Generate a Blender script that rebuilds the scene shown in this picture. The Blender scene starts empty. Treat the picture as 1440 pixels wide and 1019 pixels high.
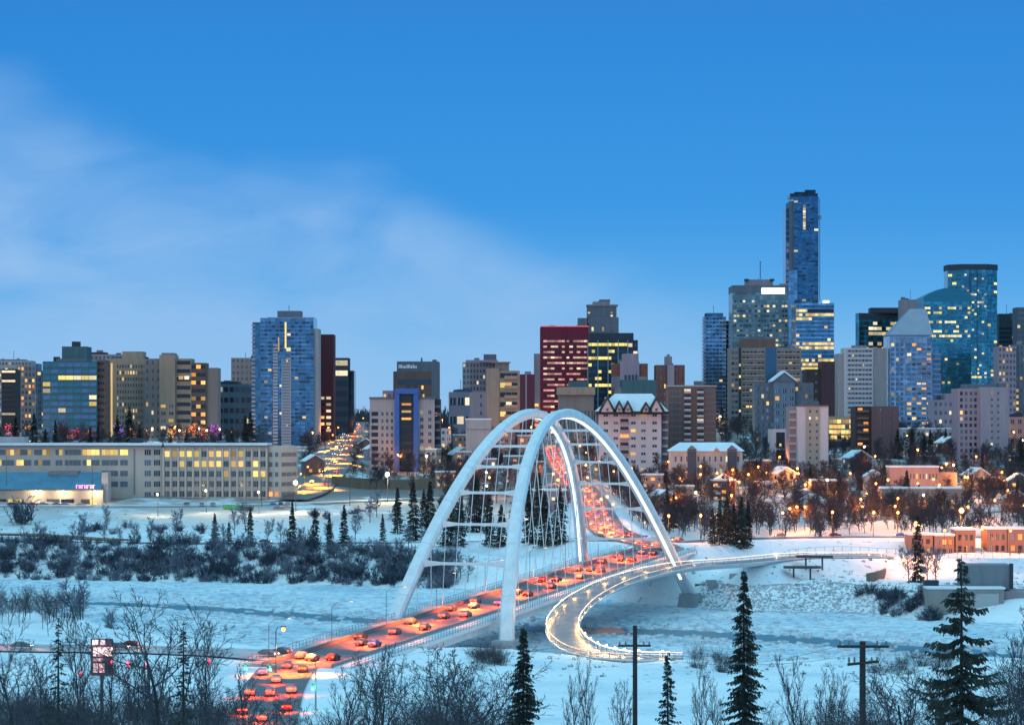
import bpy, math, random
import numpy as np
from mathutils import Vector, Matrix, noise as mnoise

random.seed(7)
S = bpy.context.scene
COL = S.collection

# ------------------------------------------------------------------ camera, sky, sun, exposure
F = 4200.0; PCX, PHY, CAMZ = 720.0, 600.0, 50.0          # 105 mm lens: pixels per radian, centre column, eye-level row, eye height
cd = bpy.data.cameras.new('camera'); cam = bpy.data.objects.new('camera', cd); COL.objects.link(cam)
cam.location = (0, 0, CAMZ); cam.rotation_euler = (math.pi/2, 0, 0)
cd.sensor_width = 36; cd.lens = 105; cd.shift_y = (600-509.5)/1440; cd.clip_start = 1; cd.clip_end = 40000
S.camera = cam
S.view_settings.view_transform = 'Standard'; S.view_settings.look = 'None'; S.view_settings.gamma = 1; S.view_settings.exposure = 0
S.cycles.use_denoising = True
S.cycles.max_bounces = 5; S.cycles.diffuse_bounces = 2; S.cycles.glossy_bounces = 2; S.cycles.transmission_bounces = 2
S.cycles.sample_clamp_indirect = 4

W = bpy.data.worlds.new('World'); S.world = W; W.use_nodes = True
nt = W.node_tree; nt.nodes.clear()
def N(tree, typ, **kw):
    n = tree.nodes.new(typ)
    for k, v in kw.items(): setattr(n, k, v)
    return n
def L(tree, a, b): tree.links.new(a, b)
def ramp_set(r, stops):
    e = r.color_ramp.elements
    while len(e) > 1: e.remove(e[-1])
    e[0].position = stops[0][0]; e[0].color = (*stops[0][1], 1)
    for p, c in stops[1:]:
        x = e.new(p); x.color = (*c, 1)
def build_world():
    out = N(nt, 'ShaderNodeOutputWorld'); bg1 = N(nt, 'ShaderNodeBackground'); bg2 = N(nt, 'ShaderNodeBackground'); add = N(nt, 'ShaderNodeAddShader')
    sky = N(nt, 'ShaderNodeTexSky', sky_type='NISHITA'); sky.sun_disc = False
    sky.sun_elevation = math.radians(7); sky.sun_rotation = math.radians(205); sky.ozone_density = 3; sky.dust_density = .3
    L(nt, sky.outputs[0], bg1.inputs[0]); bg1.inputs[1].default_value = 0.006
    tc = N(nt, 'ShaderNodeTexCoord'); sp = N(nt, 'ShaderNodeSeparateXYZ'); L(nt, tc.outputs['Generated'], sp.inputs[0])
    def M(op, a, b=None, c=None, clamp=False):
        m = N(nt, 'ShaderNodeMath', operation=op, use_clamp=clamp)
        for i, v in enumerate((a, b, c)):
            if v is None: continue
            if isinstance(v, (int, float)): m.inputs[i].default_value = v
            else: L(nt, v, m.inputs[i])
        return m.outputs[0]
    x, y, z = sp.outputs
    r = N(nt, 'ShaderNodeValToRGB')
    zz = M('POWER', M('MAXIMUM', z, 0.0), 0.5)                      # square root of the height: fine steps near the horizon
    L(nt, zz, r.inputs[0])
    ramp_set(r, [(0.0, (.26, .55, .85)), (.15, (.19, .49, .84)), (.215, (.08, .375, .80)), (.27, (.036, .295, .755)), (.36, (.020, .235, .68)),
                 (.40, (.03, .20, .60)), (.60, (.23, .64, .96)), (1.0, (.46, .97, 1.26))])
    # thin cloud veil, north-west sky
    ay = M('MAXIMUM', M('ABSOLUTE', y), 0.05)
    u = M('DIVIDE', x, ay); v = M('DIVIDE', z, ay)
    cmb = N(nt, 'ShaderNodeCombineXYZ'); L(nt, M('MULTIPLY', u, 16.0), cmb.inputs[0]); L(nt, M('MULTIPLY', v, 34.0), cmb.inputs[1])
    n1 = N(nt, 'ShaderNodeTexNoise'); n1.inputs['Scale'].default_value = .9; n1.inputs['Detail'].default_value = 6; n1.inputs['Roughness'].default_value = .5; n1.inputs['Distortion'].default_value = .7
    L(nt, cmb.outputs[0], n1.inputs[0])
    n2 = N(nt, 'ShaderNodeTexNoise'); n2.inputs['Scale'].default_value = .35; n2.inputs['Detail'].default_value = 4
    L(nt, cmb.outputs[0], n2.inputs[0])
    wob = M('MULTIPLY', M('SUBTRACT', n2.outputs[0], .5), .10)
    vl = M('SUBTRACT', M('SUBTRACT', 0.068, M('MULTIPLY', u, .25)), M('ADD', v, wob))
    msk = M('SMOOTHSTEP', vl, -.004, .03) if False else None
    mr = N(nt, 'ShaderNodeMapRange', interpolation_type='SMOOTHSTEP'); L(nt, vl, mr.inputs[0]); mr.inputs[1].default_value = -.006; mr.inputs[2].default_value = .026
    mu = N(nt, 'ShaderNodeMapRange', interpolation_type='SMOOTHSTEP'); L(nt, u, mu.inputs[0]); mu.inputs[1].default_value = .12; mu.inputs[2].default_value = .0
    nd = N(nt, 'ShaderNodeMapRange'); L(nt, n1.outputs[0], nd.inputs[0]); nd.inputs[1].default_value = .30; nd.inputs[2].default_value = .72
    fac = M('MULTIPLY', M('MULTIPLY', mr.outputs[0], M('ADD', M('MULTIPLY', mu.outputs[0], .72), .28)), M('ADD', M('MULTIPLY', nd.outputs[0], .66), .20))
    mix = N(nt, 'ShaderNodeMix', data_type='RGBA'); L(nt, fac, mix.inputs['Factor']); L(nt, r.outputs[0], mix.inputs['A']); mix.inputs['B'].default_value = (.30, .52, .84, 1)
    L(nt, mix.outputs['Result'], bg2.inputs[0]); bg2.inputs[1].default_value = 1.0
    L(nt, bg1.outputs[0], add.inputs[0]); L(nt, bg2.outputs[0], add.inputs[1]); L(nt, add.outputs[0], out.inputs[0])
build_world()
sd = bpy.data.lights.new('sun', 'SUN'); sd.energy = 0.5; sd.angle = math.radians(20); sd.color = (1, .74, .58)
sun = bpy.data.objects.new('sun', sd); COL.objects.link(sun)
sun.rotation_euler = (math.radians(83), 0, math.radians(-25))       # low from the south-west, behind the camera

# ------------------------------------------------------------------ helpers
def X(px, Y): return (px-PCX)*Y/F
def Z(py, Y): return CAMZ + (PHY-py)*Y/F
def P(px, py, Y): return Vector((X(px, Y), Y, Z(py, Y)))
def proj(v): return (PCX+F*v[0]/v[1], PHY-F*(v[2]-CAMZ)/v[1])

MATS = {}
def mat(name, col=(.5,.5,.5), rough=.7, metal=0., noise=0., nscale=1., bump=0., emit=None, es=0., col2=None, spec=.5, rnd=0., streak=0.):
    if name in MATS: return MATS[name]
    m = bpy.data.materials.new(name); m.use_nodes = True; t = m.node_tree; b = t.nodes['Principled BSDF']
    b.inputs['Base Color'].default_value = (*col, 1); b.inputs['Roughness'].default_value = rough; b.inputs['Metallic'].default_value = metal
    b.inputs['Specular IOR Level'].default_value = spec
    if noise or bump:
        tc = N(t, 'ShaderNodeTexCoord'); n = N(t, 'ShaderNodeTexNoise'); n.inputs['Scale'].default_value = nscale; n.inputs['Detail'].default_value = 5; n.inputs['Roughness'].default_value = .62
        if streak: mpp = N(t, 'ShaderNodeMapping'); mpp.inputs['Scale'].default_value = (1,1,streak); L(t, tc.outputs['Object'], mpp.inputs[0]); L(t, mpp.outputs[0], n.inputs[0])
        else: L(t, tc.outputs['Object'], n.inputs[0])
        if noise:
            r = N(t, 'ShaderNodeValToRGB'); c2 = col2 or tuple(c*(1-noise) for c in col)
            ramp_set(r, [(.33, c2), (.67, col)]); L(t, n.outputs[0], r.inputs[0]); L(t, r.outputs[0], b.inputs['Base Color'])
        if bump:
            bp = N(t, 'ShaderNodeBump'); bp.inputs['Strength'].default_value = bump; bp.inputs['Distance'].default_value = .3; L(t, n.outputs[0], bp.inputs['Height']); L(t, bp.outputs[0], b.inputs['Normal'])
    if emit:
        b.inputs['Emission Color'].default_value = (*emit, 1); b.inputs['Emission Strength'].default_value = es
        if rnd:
            oi = N(t, 'ShaderNodeObjectInfo'); g = N(t, 'ShaderNodeNewGeometry'); ad = N(t, 'ShaderNodeMath', operation='ADD'); L(t, oi.outputs['Random'], ad.inputs[0]); L(t, g.outputs['Random Per Island'], ad.inputs[1])
            fr = N(t, 'ShaderNodeMath', operation='FRACT'); L(t, ad.outputs[0], fr.inputs[0])
            mp = N(t, 'ShaderNodeMapRange'); L(t, fr.outputs[0], mp.inputs[0]); mp.inputs[3].default_value = es*(1-rnd); mp.inputs[4].default_value = es*(1+rnd)
            tc = N(t, 'ShaderNodeTexCoord'); n = N(t, 'ShaderNodeTexNoise'); n.inputs['Scale'].default_value = 4; L(t, tc.outputs['Object'], n.inputs[0])
            mm = N(t, 'ShaderNodeMath', operation='MULTIPLY'); m2 = N(t, 'ShaderNodeMath', operation='MULTIPLY_ADD'); L(t, n.outputs[0], m2.inputs[0]); m2.inputs[1].default_value = 1.4; m2.inputs[2].default_value = .3
            L(t, mp.outputs[0], mm.inputs[0]); L(t, m2.outputs[0], mm.inputs[1]); L(t, mm.outputs[0], b.inputs['Emission Strength'])
    MATS[name] = m; return m

def glass(name, col, rough=.12, metal=.75, cell=(3.0, 3.6), var=.45, line=.5):
    """curtain wall: panes that differ a little, thin mullion and floor lines"""
    if name in MATS: return MATS[name]
    m = bpy.data.materials.new(name); m.use_nodes = True; t = m.node_tree; b = t.nodes['Principled BSDF']
    b.inputs['Roughness'].default_value = rough; b.inputs['Metallic'].default_value = metal
    tc = N(t, 'ShaderNodeTexCoord'); sp = N(t, 'ShaderNodeSeparateXYZ'); L(t, tc.outputs['Object'], sp.inputs[0])
    def M(op, a, b_=None):
        q = N(t, 'ShaderNodeMath', operation=op)
        for i, v in enumerate((a, b_)):
            if v is None: continue
            if isinstance(v, (int, float)): q.inputs[i].default_value = v
            else: L(t, v, q.inputs[i])
        return q.outputs[0]
    hx = M('DIVIDE', M('ADD', sp.outputs[0], sp.outputs[1]), cell[0]); hz = M('DIVIDE', sp.outputs[2], cell[1])
    fx = M('FLOOR', hx); fz = M('FLOOR', hz); cb = N(t, 'ShaderNodeCombineXYZ'); L(t, fx, cb.inputs[0]); L(t, fz, cb.inputs[1])
    wn = N(t, 'ShaderNodeTexWhiteNoise', noise_dimensions='3D'); L(t, cb.outputs[0], wn.inputs[0])
    r = N(t, 'ShaderNodeValToRGB'); ramp_set(r, [(0, tuple(c*(1-var) for c in col)), (.8, col), (1, tuple(min(1, c*1.25) for c in col))]); L(t, wn.outputs['Value'], r.inputs[0])
    ln = M('MAXIMUM', M('LESS_THAN', M('FRACT', hx), .10), M('LESS_THAN', M('FRACT', hz), .14))
    mx = N(t, 'ShaderNodeMix', data_type='RGBA'); L(t, M('MULTIPLY', ln, line), mx.inputs['Factor']); L(t, r.outputs[0], mx.inputs['A']); mx.inputs['B'].default_value = (*[c*.45+.04 for c in col], 1)
    L(t, mx.outputs['Result'], b.inputs['Base Color'])
    n = N(t, 'ShaderNodeTexNoise'); n.inputs['Scale'].default_value = .22; L(t, tc.outputs['Object'], n.inputs[0])
    bp = N(t, 'ShaderNodeBump'); bp.inputs['Strength'].default_value = .25; bp.inputs['Distance'].default_value = .6; L(t, n.outputs[0], bp.inputs['Height']); L(t, bp.outputs[0], b.inputs['Normal'])
    MATS[name] = m; return m

def pane(name, col, rough=.12, nx=2, nz=1, frame=(.5,.52,.55)):
    """one window: dark glass with its mullions"""
    if name in MATS: return MATS[name]
    m = bpy.data.materials.new(name); m.use_nodes = True; t = m.node_tree; b = t.nodes['Principled BSDF']
    b.inputs['Roughness'].default_value = rough
    tc = N(t, 'ShaderNodeTexCoord'); sp = N(t, 'ShaderNodeSeparateXYZ'); L(t, tc.outputs['Object'], sp.inputs[0])
    def M(op, a, b_):
        q = N(t, 'ShaderNodeMath', operation=op)
        for i, v in enumerate((a, b_)):
            if isinstance(v, (int, float)): q.inputs[i].default_value = v
            else: L(t, v, q.inputs[i])
        return q.outputs[0]
    fx = M('FRACT', M('MULTIPLY', M('ADD', sp.outputs[0], .5), float(nx)), 0.); ln = M('LESS_THAN', fx, .16)
    oi = N(t, 'ShaderNodeObjectInfo'); r = N(t, 'ShaderNodeValToRGB'); ramp_set(r, [(0, tuple(c*.5 for c in col)), (.75, col), (1, tuple(c*2.6+.03 for c in col))]); L(t, oi.outputs['Random'], r.inputs[0])
    mx = N(t, 'ShaderNodeMix', data_type='RGBA'); L(t, ln, mx.inputs['Factor']); L(t, r.outputs[0], mx.inputs['A']); mx.inputs['B'].default_value = (*frame, 1)
    L(t, mx.outputs['Result'], b.inputs['Base Color']); MATS[name] = m; return m

class MB:
    def __init__(s): s.v = []; s.f = []; s.mi = []
    def quad_ids(s, ids, m=0): s.f.append(ids); s.mi.append(m)
    def box(s, c, d, rz=0., m=0, taper=1.):
        x, y, z = c; a, b, h = d[0]/2, d[1]/2, d[2]/2; k = len(s.v); cs, sn = math.cos(rz), math.sin(rz)
        for zz, q in ((-h, 1.), (h, taper)):
            for xx, yy in ((-a,-b),(a,-b),(a,b),(-a,b)):
                xx *= q; yy *= q
                s.v.append((x+xx*cs-yy*sn, y+xx*sn+yy*cs, z+zz))
        for f in ((0,3,2,1),(4,5,6,7),(0,1,5,4),(1,2,6,5),(2,3,7,6),(3,0,4,7)): s.f.append(tuple(k+i for i in f)); s.mi.append(m)
    def tube(s, pts, rad, n=6, cap=True, m=0):
        pts = [Vector(p) for p in pts]; base = len(s.v); prev = None
        for i, p in enumerate(pts):
            d = (pts[min(i+1, len(pts)-1)]-pts[max(i-1, 0)]).normalized()
            if prev is None:
                a = Vector((0,0,1)) if abs(d.z) < .9 else Vector((1,0,0)); prev = d.cross(a).normalized()
            u = (prev - d*prev.dot(d)).normalized(); w = d.cross(u); prev = u
            r = rad[i] if isinstance(rad, (list, tuple)) else rad
            for j in range(n):
                t = 2*math.pi*j/n; s.v.append(tuple(p+u*(r*math.cos(t))+w*(r*math.sin(t))))
        for i in range(len(pts)-1):
            for j in range(n):
                a, b = base+i*n+j, base+i*n+(j+1) % n; s.f.append((a, b, b+n, a+n)); s.mi.append(m)
        if cap:
            s.f.append(tuple(base+j for j in reversed(range(n)))); s.mi.append(m)
            e = base+(len(pts)-1)*n; s.f.append(tuple(e+j for j in range(n))); s.mi.append(m)
    def sweep(s, frames, cap=True, m=0):
        """frames: list of closed rings (lists of points), same length"""
        b = len(s.v); n = len(frames[0])
        for fr in frames: s.v.extend(tuple(p) for p in fr)
        for i in range(len(frames)-1):
            for j in range(n):
                a, c = b+i*n+j, b+i*n+(j+1) % n; s.f.append((a, c, c+n, a+n)); s.mi.append(m)
        if cap:
            s.f.append(tuple(b+j for j in reversed(range(n)))); s.mi.append(m); e = b+(len(frames)-1)*n; s.f.append(tuple(e+j for j in range(n))); s.mi.append(m)
    def prism(s, poly, y0, y1, m=0):
        """outline in x,z pushed from y0 to y1 (outline runs counter-clockwise seen from -y)"""
        b = len(s.v); n = len(poly)
        for yy in (y0, y1): s.v.extend((p[0], yy, p[1]) for p in poly)
        s.f.append(tuple(b+j for j in range(n))); s.mi.append(m); s.f.append(tuple(b+n+j for j in reversed(range(n)))); s.mi.append(m)
        for j in range(n): q = (j+1) % n; s.f.append((b+q, b+j, b+n+j, b+n+q)); s.mi.append(m)
    def mesh(s, name, mats, smooth=False):
        me = bpy.data.meshes.new(name); me.from_pydata(s.v, [], s.f)
        if not isinstance(mats, (list, tuple)): mats = [mats]
        for m in mats: me.materials.append(m)
        if len(mats) > 1: me.polygons.foreach_set('material_index', s.mi)
        if smooth: me.polygons.foreach_set('use_smooth', [True]*len(me.polygons))
        me.update(); return me
    def build(s, name, mats, parent=None, loc=(0,0,0), rz=0., smooth=False):
        return link(name, s.mesh(name, mats, smooth), parent, loc, rz)
def link(name, me, parent=None, loc=(0,0,0), rz=0., scale=None):
    o = bpy.data.objects.new(name, me); COL.objects.link(o); o.location = loc; o.rotation_euler = (0,0,rz)
    if scale: o.scale = scale
    if parent: o.parent = parent
    return o
def tag(o, label=None, cat=None, group=None, kind=None):
    if label: o['label'] = label
    if cat: o['category'] = cat
    if group: o['group'] = group
    if kind: o['kind'] = kind
    return o
def empty(name, loc=(0,0,0), rz=0.): return link(name, None, None, loc, rz)
AUTO = []                                                  # (object, base phrase, point the eye sees)
def auto(o, base, cat, group, at=None): tag(o, base, cat, group); AUTO.append((o, base, at)); return o
def lamp(parent, loc, power, col, r=.3, name='light'):
    key = (power, col, r)
    if key not in LD:
        d = bpy.data.lights.new(name, 'POINT'); d.energy = power; d.color = col; d.shadow_soft_size = r; LD[key] = d
    o = bpy.data.objects.new(name, LD[key]); COL.objects.link(o); o.location = loc
    if parent: o.parent = parent
    return o
LD = {}

# ------------------------------------------------------------------ materials
SNOW = mat('snow', (.84,.86,.88), .8, noise=.18, nscale=.06, bump=.25, col2=(.62,.70,.76))
WHITE = mat('white_steel', (.82,.83,.84), .38, noise=.16, nscale=.5, streak=.2)
ASPH = mat('asphalt', (.105,.095,.095), .5, noise=.4, nscale=.25, col2=(.06,.055,.058))
SLUSH = mat('packed_slush', (.42,.40,.40), .6, noise=.3, nscale=.2, col2=(.22,.20,.20))
CONC = mat('concrete', (.42,.43,.44), .8, noise=.2, nscale=.4)
DARKM = mat('dark_metal', (.05,.055,.065), .5)
BARK = mat('bark', (.075,.06,.055), .9, noise=.4, nscale=2)
TWIG = mat('twig', (.066,.058,.074), .9, noise=.35, nscale=.6)
TWIGW = mat('frosted_twig', (.25,.30,.37), .9, noise=.4, nscale=.35, col2=(.07,.085,.12))
NEED = mat('needle', (.045,.056,.044), .85, noise=.5, nscale=.8, col2=(.012,.020,.019))
LEDW = mat('led_strip', (1,1,1), emit=(.80,.92,1), es=1.5)
LEDY = mat('warm_led', (1,1,1), emit=(1,.60,.26), es=1.9)
LITW = mat('lit_window', (.05,.04,.03), emit=(1,.60,.18), es=.85, rnd=.75)
LITY = mat('lit_yellow_window', (.05,.04,.03), emit=(1,.74,.20), es=1.05, rnd=.5)
LITP = mat('lit_pale_window', (.05,.05,.05), emit=(.95,.80,.52), es=.8, rnd=.75)
LITO = mat('lit_orange_window', (.05,.03,.02), emit=(1,.36,.08), es=1.2, rnd=.5)
G1 = pane('window_glass', (.030,.040,.060)); G2 = pane('window_glass_blue', (.05,.10,.16), nx=2); G3 = pane('window_glass_triple', (.030,.038,.055), nx=3, frame=(.55,.56,.58))
GD = pane('window_glass_dark', (.018,.022,.030), nx=4, frame=(.05,.05,.06))
BUL_O = mat('sodium_bulb', (1,.6,.3), emit=(1,.36,.06), es=3.4); BUL_W = mat('white_bulb', (1,1,.9), emit=(1,.84,.50), es=6)
TAIL = mat('tail_light', (.4,.02,.02), emit=(1,.06,.03), es=9); HEAD = mat('head_light', (1,1,1), emit=(1,.85,.6), es=6)

# ------------------------------------------------------------------ the lie of the land
def ip(t, xs, ys): return np.interp(t, xs, ys)
def yshore_near(t): return ip(t, [-400,0,100,180,300,430,620,720,780,1000,1440,1800], [820,800,775,725,690,668,664,668,648,640,636,636])
def yshore_far(t): return ip(t, [-300,0,300,500,600,700,800,880,960,1040,1200,1300,1440,1800], [1040,1035,1015,990,980,965,940,905,876,856,850,815,800,790])
BR0, BRD = Vector((-17.0, 692.0)), Vector((.268, .963)); BRN = Vector((.963, -.268))      # bridge axis: a point, the way north, the way east
def deckz(y): return 5.8+.033*(y-716)
ROADS = []   # (name, points (x, y, z), width, material)
def road(name, pts, w, m, fall=14):
    ROADS.append((name, [(X(p, y), y, z) for p, y, z in pts], w, m, fall))
road('river_road', [(-400,650,3.2),(0,636,3.1),(200,632,3.0),(330,626,2.7),(420,617,2.4)], 20, mat('trodden_snow', (.62,.55,.54), .6, noise=.35, nscale=.15, col2=(.30,.27,.28)))
road('bridge_approach_road', [(424,619,2.6),(411,604,2.1),(398,580,2.1),(384,545,2.2),(374,505,2.3),(366,465,3.3),(362,430,4.8)], 11.5, ASPH)
road('hill_road', [(930,918,12.4),(917,955,12.6),(884,1000,12.9),(854,1050,14.2),(841,1110,17),(832,1180,20.2),(815,1270,24.2),(798,1390,28.6),(785,1530,33.6),(775,1800,41.4),(768,2200,48.5)], 14, ASPH)
road('riverside_road', [(905,965,12.6),(960,1005,11.5),(1080,1050,11),(1200,1062,11),(1310,1070,10.5),(1700,1090,10)], 9, ASPH)
road('riverside_drive', [(-400,1100,8.6),(0,1088,8.5),(300,1070,8.4),(560,1062,9),(740,1040,10.5),(880,985,12.6)], 8, SLUSH)
road('market_street', [(410,1292,18.6),(440,1335,21.5),(466,1450,28.6),(477,1550,33),(486,1750,39.8),(496,2050,47.6),(506,2500,54)], 15, ASPH)
road('yard_lane', [(-300,1262,17.0),(240,1262,17.0),(420,1276,17.6),(560,1296,18.8),(660,1300,19.5)], 7, SNOW)
road('brown_verge', [(-300,1124,10.1),(0,1120,9.9),(60,1114,9.6),(120,1100,9.1),(175,1090,8.7)], 13, mat('bare_earth', (.34,.15,.06), .9, noise=.5, nscale=.2))
road('bluff_street', [(1180,1150,13.5),(1300,1170,15),(1440,1185,17),(1700,1200,18)], 8, SLUSH)
PATHC = [(1250,935,9.6),(1135,923,10),(1040,884,10),(955,859,9.7),(880,801,9.0),(826,744,7.5),(799,700,6.1),(791,668,4.9),(802,643,3.7),(830,624,2.9),(880,617,2.4),(960,616,2.2)]
EMB = [([(X(1700,1000),1000,6.0),(X(1250,935),935,9.2),(X(1135,923),923,9.6),(X(1060,900),900,9.4)], 6, 10)]

NZ = [-1e9,0,20,60,100,150,200,260,330,400,460,520,600,900]; NV = [48,48,46,40,35-1.5,28,21,15,10,5.6,3.4,2.4,2,2]
FY = [700,800,1000,1080,1180,1300,1500,1800,2100,2600,4000,15000]
FL = [2,3,6.5,8.2,11.8,18.5,27,39,46,48.5,51,54]
FR = [2,2.5,5.2,6.5,14,23,33.5,43.5,47.5,49.5,51,54]
def Hraw(x, y):
    y = np.maximum(y, 1.0); t = PCX+F*x/y
    yn, yf = yshore_near(t), yshore_far(t)
    sm = lambda a: (lambda q: q*q*(3-2*q))(np.clip(a, 0, 1))
    near = -3.6+(ip(y, NZ, NV)+3.6)*sm((yn-y)/20)
    wr = np.clip((t-820)/160, 0, 1); zf = ip(y, FY, FL)*(1-wr)+ip(y, FY, FR)*wr
    far = -3.6+(zf+3.6)*sm((y-yf)/(46-18*wr))
    z = np.where(y < yn, near, np.where(y > yf, far, -5.0))
    amp = np.where((y > yn) & (y < yf), 0, np.clip(np.abs(y-np.where(y < yn, yn, yf))/30, 0, 1))
    z = z+amp*(.45*np.sin(x*.071+y*.043)+.35*np.sin(x*.19-y*.083+1.3)+.22*np.sin(x*.37+y*.29))
    # snowy knoll beside the brown apartment block
    z = z+9*np.exp(-(((x-X(1022,1640))/13)**2+((y-1660)/60)**2))
    return z
def polydist(x, y, pts):
    bd = np.full(x.shape, 1e9); bz = np.zeros(x.shape)
    for (ax, ay, az), (bx, by, bz_) in zip(pts[:-1], pts[1:]):
        dx, dy = bx-ax, by-ay; t = np.clip(((x-ax)*dx+(y-ay)*dy)/(dx*dx+dy*dy), 0, 1)
        d = np.hypot(x-ax-t*dx, y-ay-t*dy); k = d < bd; bd = np.where(k, d, bd); bz = np.where(k, az+t*(bz_-az), bz)
    return bd, bz
def Hs(x, y):
    z = Hraw(x, y)
    for pts, w, fall in [(p, w, f) for _, p, w, _, f in ROADS]+EMB:
        d, rz = polydist(x, y, pts); k = np.clip(1-(d-w/2-1.5)/fall, 0, 1); k = k*k*(3-2*k)
        z = z*(1-k)+(rz-np.where(y > 1200, .9, .25))*k
    return z
def H(x, y): return float(Hs(np.array([float(x)]), np.array([float(y)]))[0])
def Yat(px, py, y0=None):
    """how far away the far bank shows at this row"""
    ys = np.arange(y0 or float(yshore_far(px))+30, 3200, 6.0); xs = (px-PCX)*ys/F; zs = Hs(xs, ys); pr = PHY-F*(zs-CAMZ)/ys
    k = np.argmax(pr <= py); return float(ys[k])

def terrain():
    ts = np.concatenate([np.linspace(-9000,-700,24), np.linspace(-600,-60,28), np.arange(-50,1492,7), np.linspace(1500,2040,28), np.linspace(2140,10400,24)])
    ys = np.concatenate([[-60,-20,3], np.arange(15,560,12), np.arange(560,1100,4), np.arange(1100,1500,6), np.arange(1500,2600,10), np.geomspace(2600,16000,24)])
    yy, tt = np.meshgrid(ys, ts, indexing='ij'); xx = (tt-PCX)*np.maximum(yy, 40)/F
    zz = Hs(xx.ravel(), yy.ravel())
    v = np.stack([xx.ravel(), yy.ravel(), zz], 1); n = len(ts)
    i, j = np.meshgrid(np.arange(len(ys)-1), np.arange(n-1), indexing='ij'); a = (i*n+j).ravel()
    f = np.stack([a, a+1, a+1+n, a+n], 1)
    me = bpy.data.meshes.new('snowy_ground'); me.from_pydata(v.tolist(), [], f.tolist()); me.polygons.foreach_set('use_smooth', [True]*len(f))
    m = bpy.data.materials.new('ground_snow'); m.use_nodes = True; t = m.node_tree; b = t.nodes['Principled BSDF']; b.inputs['Roughness'].default_value = .85
    tc = N(t, 'ShaderNodeTexCoord'); n1 = N(t, 'ShaderNodeTexNoise'); n1.inputs['Scale'].default_value = .035; n1.inputs['Detail'].default_value = 8; n1.inputs['Roughness'].default_value = .6; L(t, tc.outputs['Object'], n1.inputs[0])
    n2 = N(t, 'ShaderNodeTexNoise'); n2.inputs['Scale'].default_value = .45; n2.inputs['Detail'].default_value = 5; L(t, tc.outputs['Object'], n2.inputs[0])
    r = N(t, 'ShaderNodeValToRGB'); ramp_set(r, [(.30, (.56,.65,.72)), (.48, (.79,.83,.86)), (.62, (.89,.90,.91))]); L(t, n1.outputs[0], r.inputs[0])
    r2 = N(t, 'ShaderNodeValToRGB'); ramp_set(r2, [(.30, (1,1,1)), (.37, (0,0,0))]); L(t, n2.outputs[0], r2.inputs[0])
    # the town slopes: less snow, patches of darker ground
    sp = N(t, 'ShaderNodeSeparateXYZ'); L(t, tc.outputs['Object'], sp.inputs[0]); mr = N(t, 'ShaderNodeMapRange'); L(t, sp.outputs[1], mr.inputs[0]); mr.inputs[1].default_value = 1090; mr.inputs[2].default_value = 1330; mr.inputs[3].default_value = 0; mr.inputs[4].default_value = .95
    r3 = N(t, 'ShaderNodeValToRGB'); ramp_set(r3, [(.36, (0,0,0)), (.47, (1,1,1))]); L(t, n1.outputs[0], r3.inputs[0])
    mm = N(t, 'ShaderNodeMath', operation='MULTIPLY'); L(t, mr.outputs[0], mm.inputs[0]); L(t, r3.outputs[0], mm.inputs[1])
    ma = N(t, 'ShaderNodeMath', operation='MAXIMUM'); L(t, mm.outputs[0], ma.inputs[0]); m5 = N(t, 'ShaderNodeMath', operation='MULTIPLY'); L(t, r2.outputs[0], m5.inputs[0]); m5.inputs[1].default_value = .55; L(t, m5.outputs[0], ma.inputs[1])
    mx = N(t, 'ShaderNodeMix', data_type='RGBA'); L(t, ma.outputs[0], mx.inputs['Factor']); L(t, r.outputs[0], mx.inputs['A']); mx.inputs['B'].default_value = (.13,.115,.11,1); L(t, mx.outputs['Result'], b.inputs['Base Color'])
    bp = N(t, 'ShaderNodeBump'); bp.inputs['Strength'].default_value = .5; bp.inputs['Distance'].default_value = .6; L(t, n2.outputs[0], bp.inputs['Height']); L(t, bp.outputs[0], b.inputs['Normal'])
    me.materials.append(m); tag(link('snowy_ground', me), kind='structure')

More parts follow.
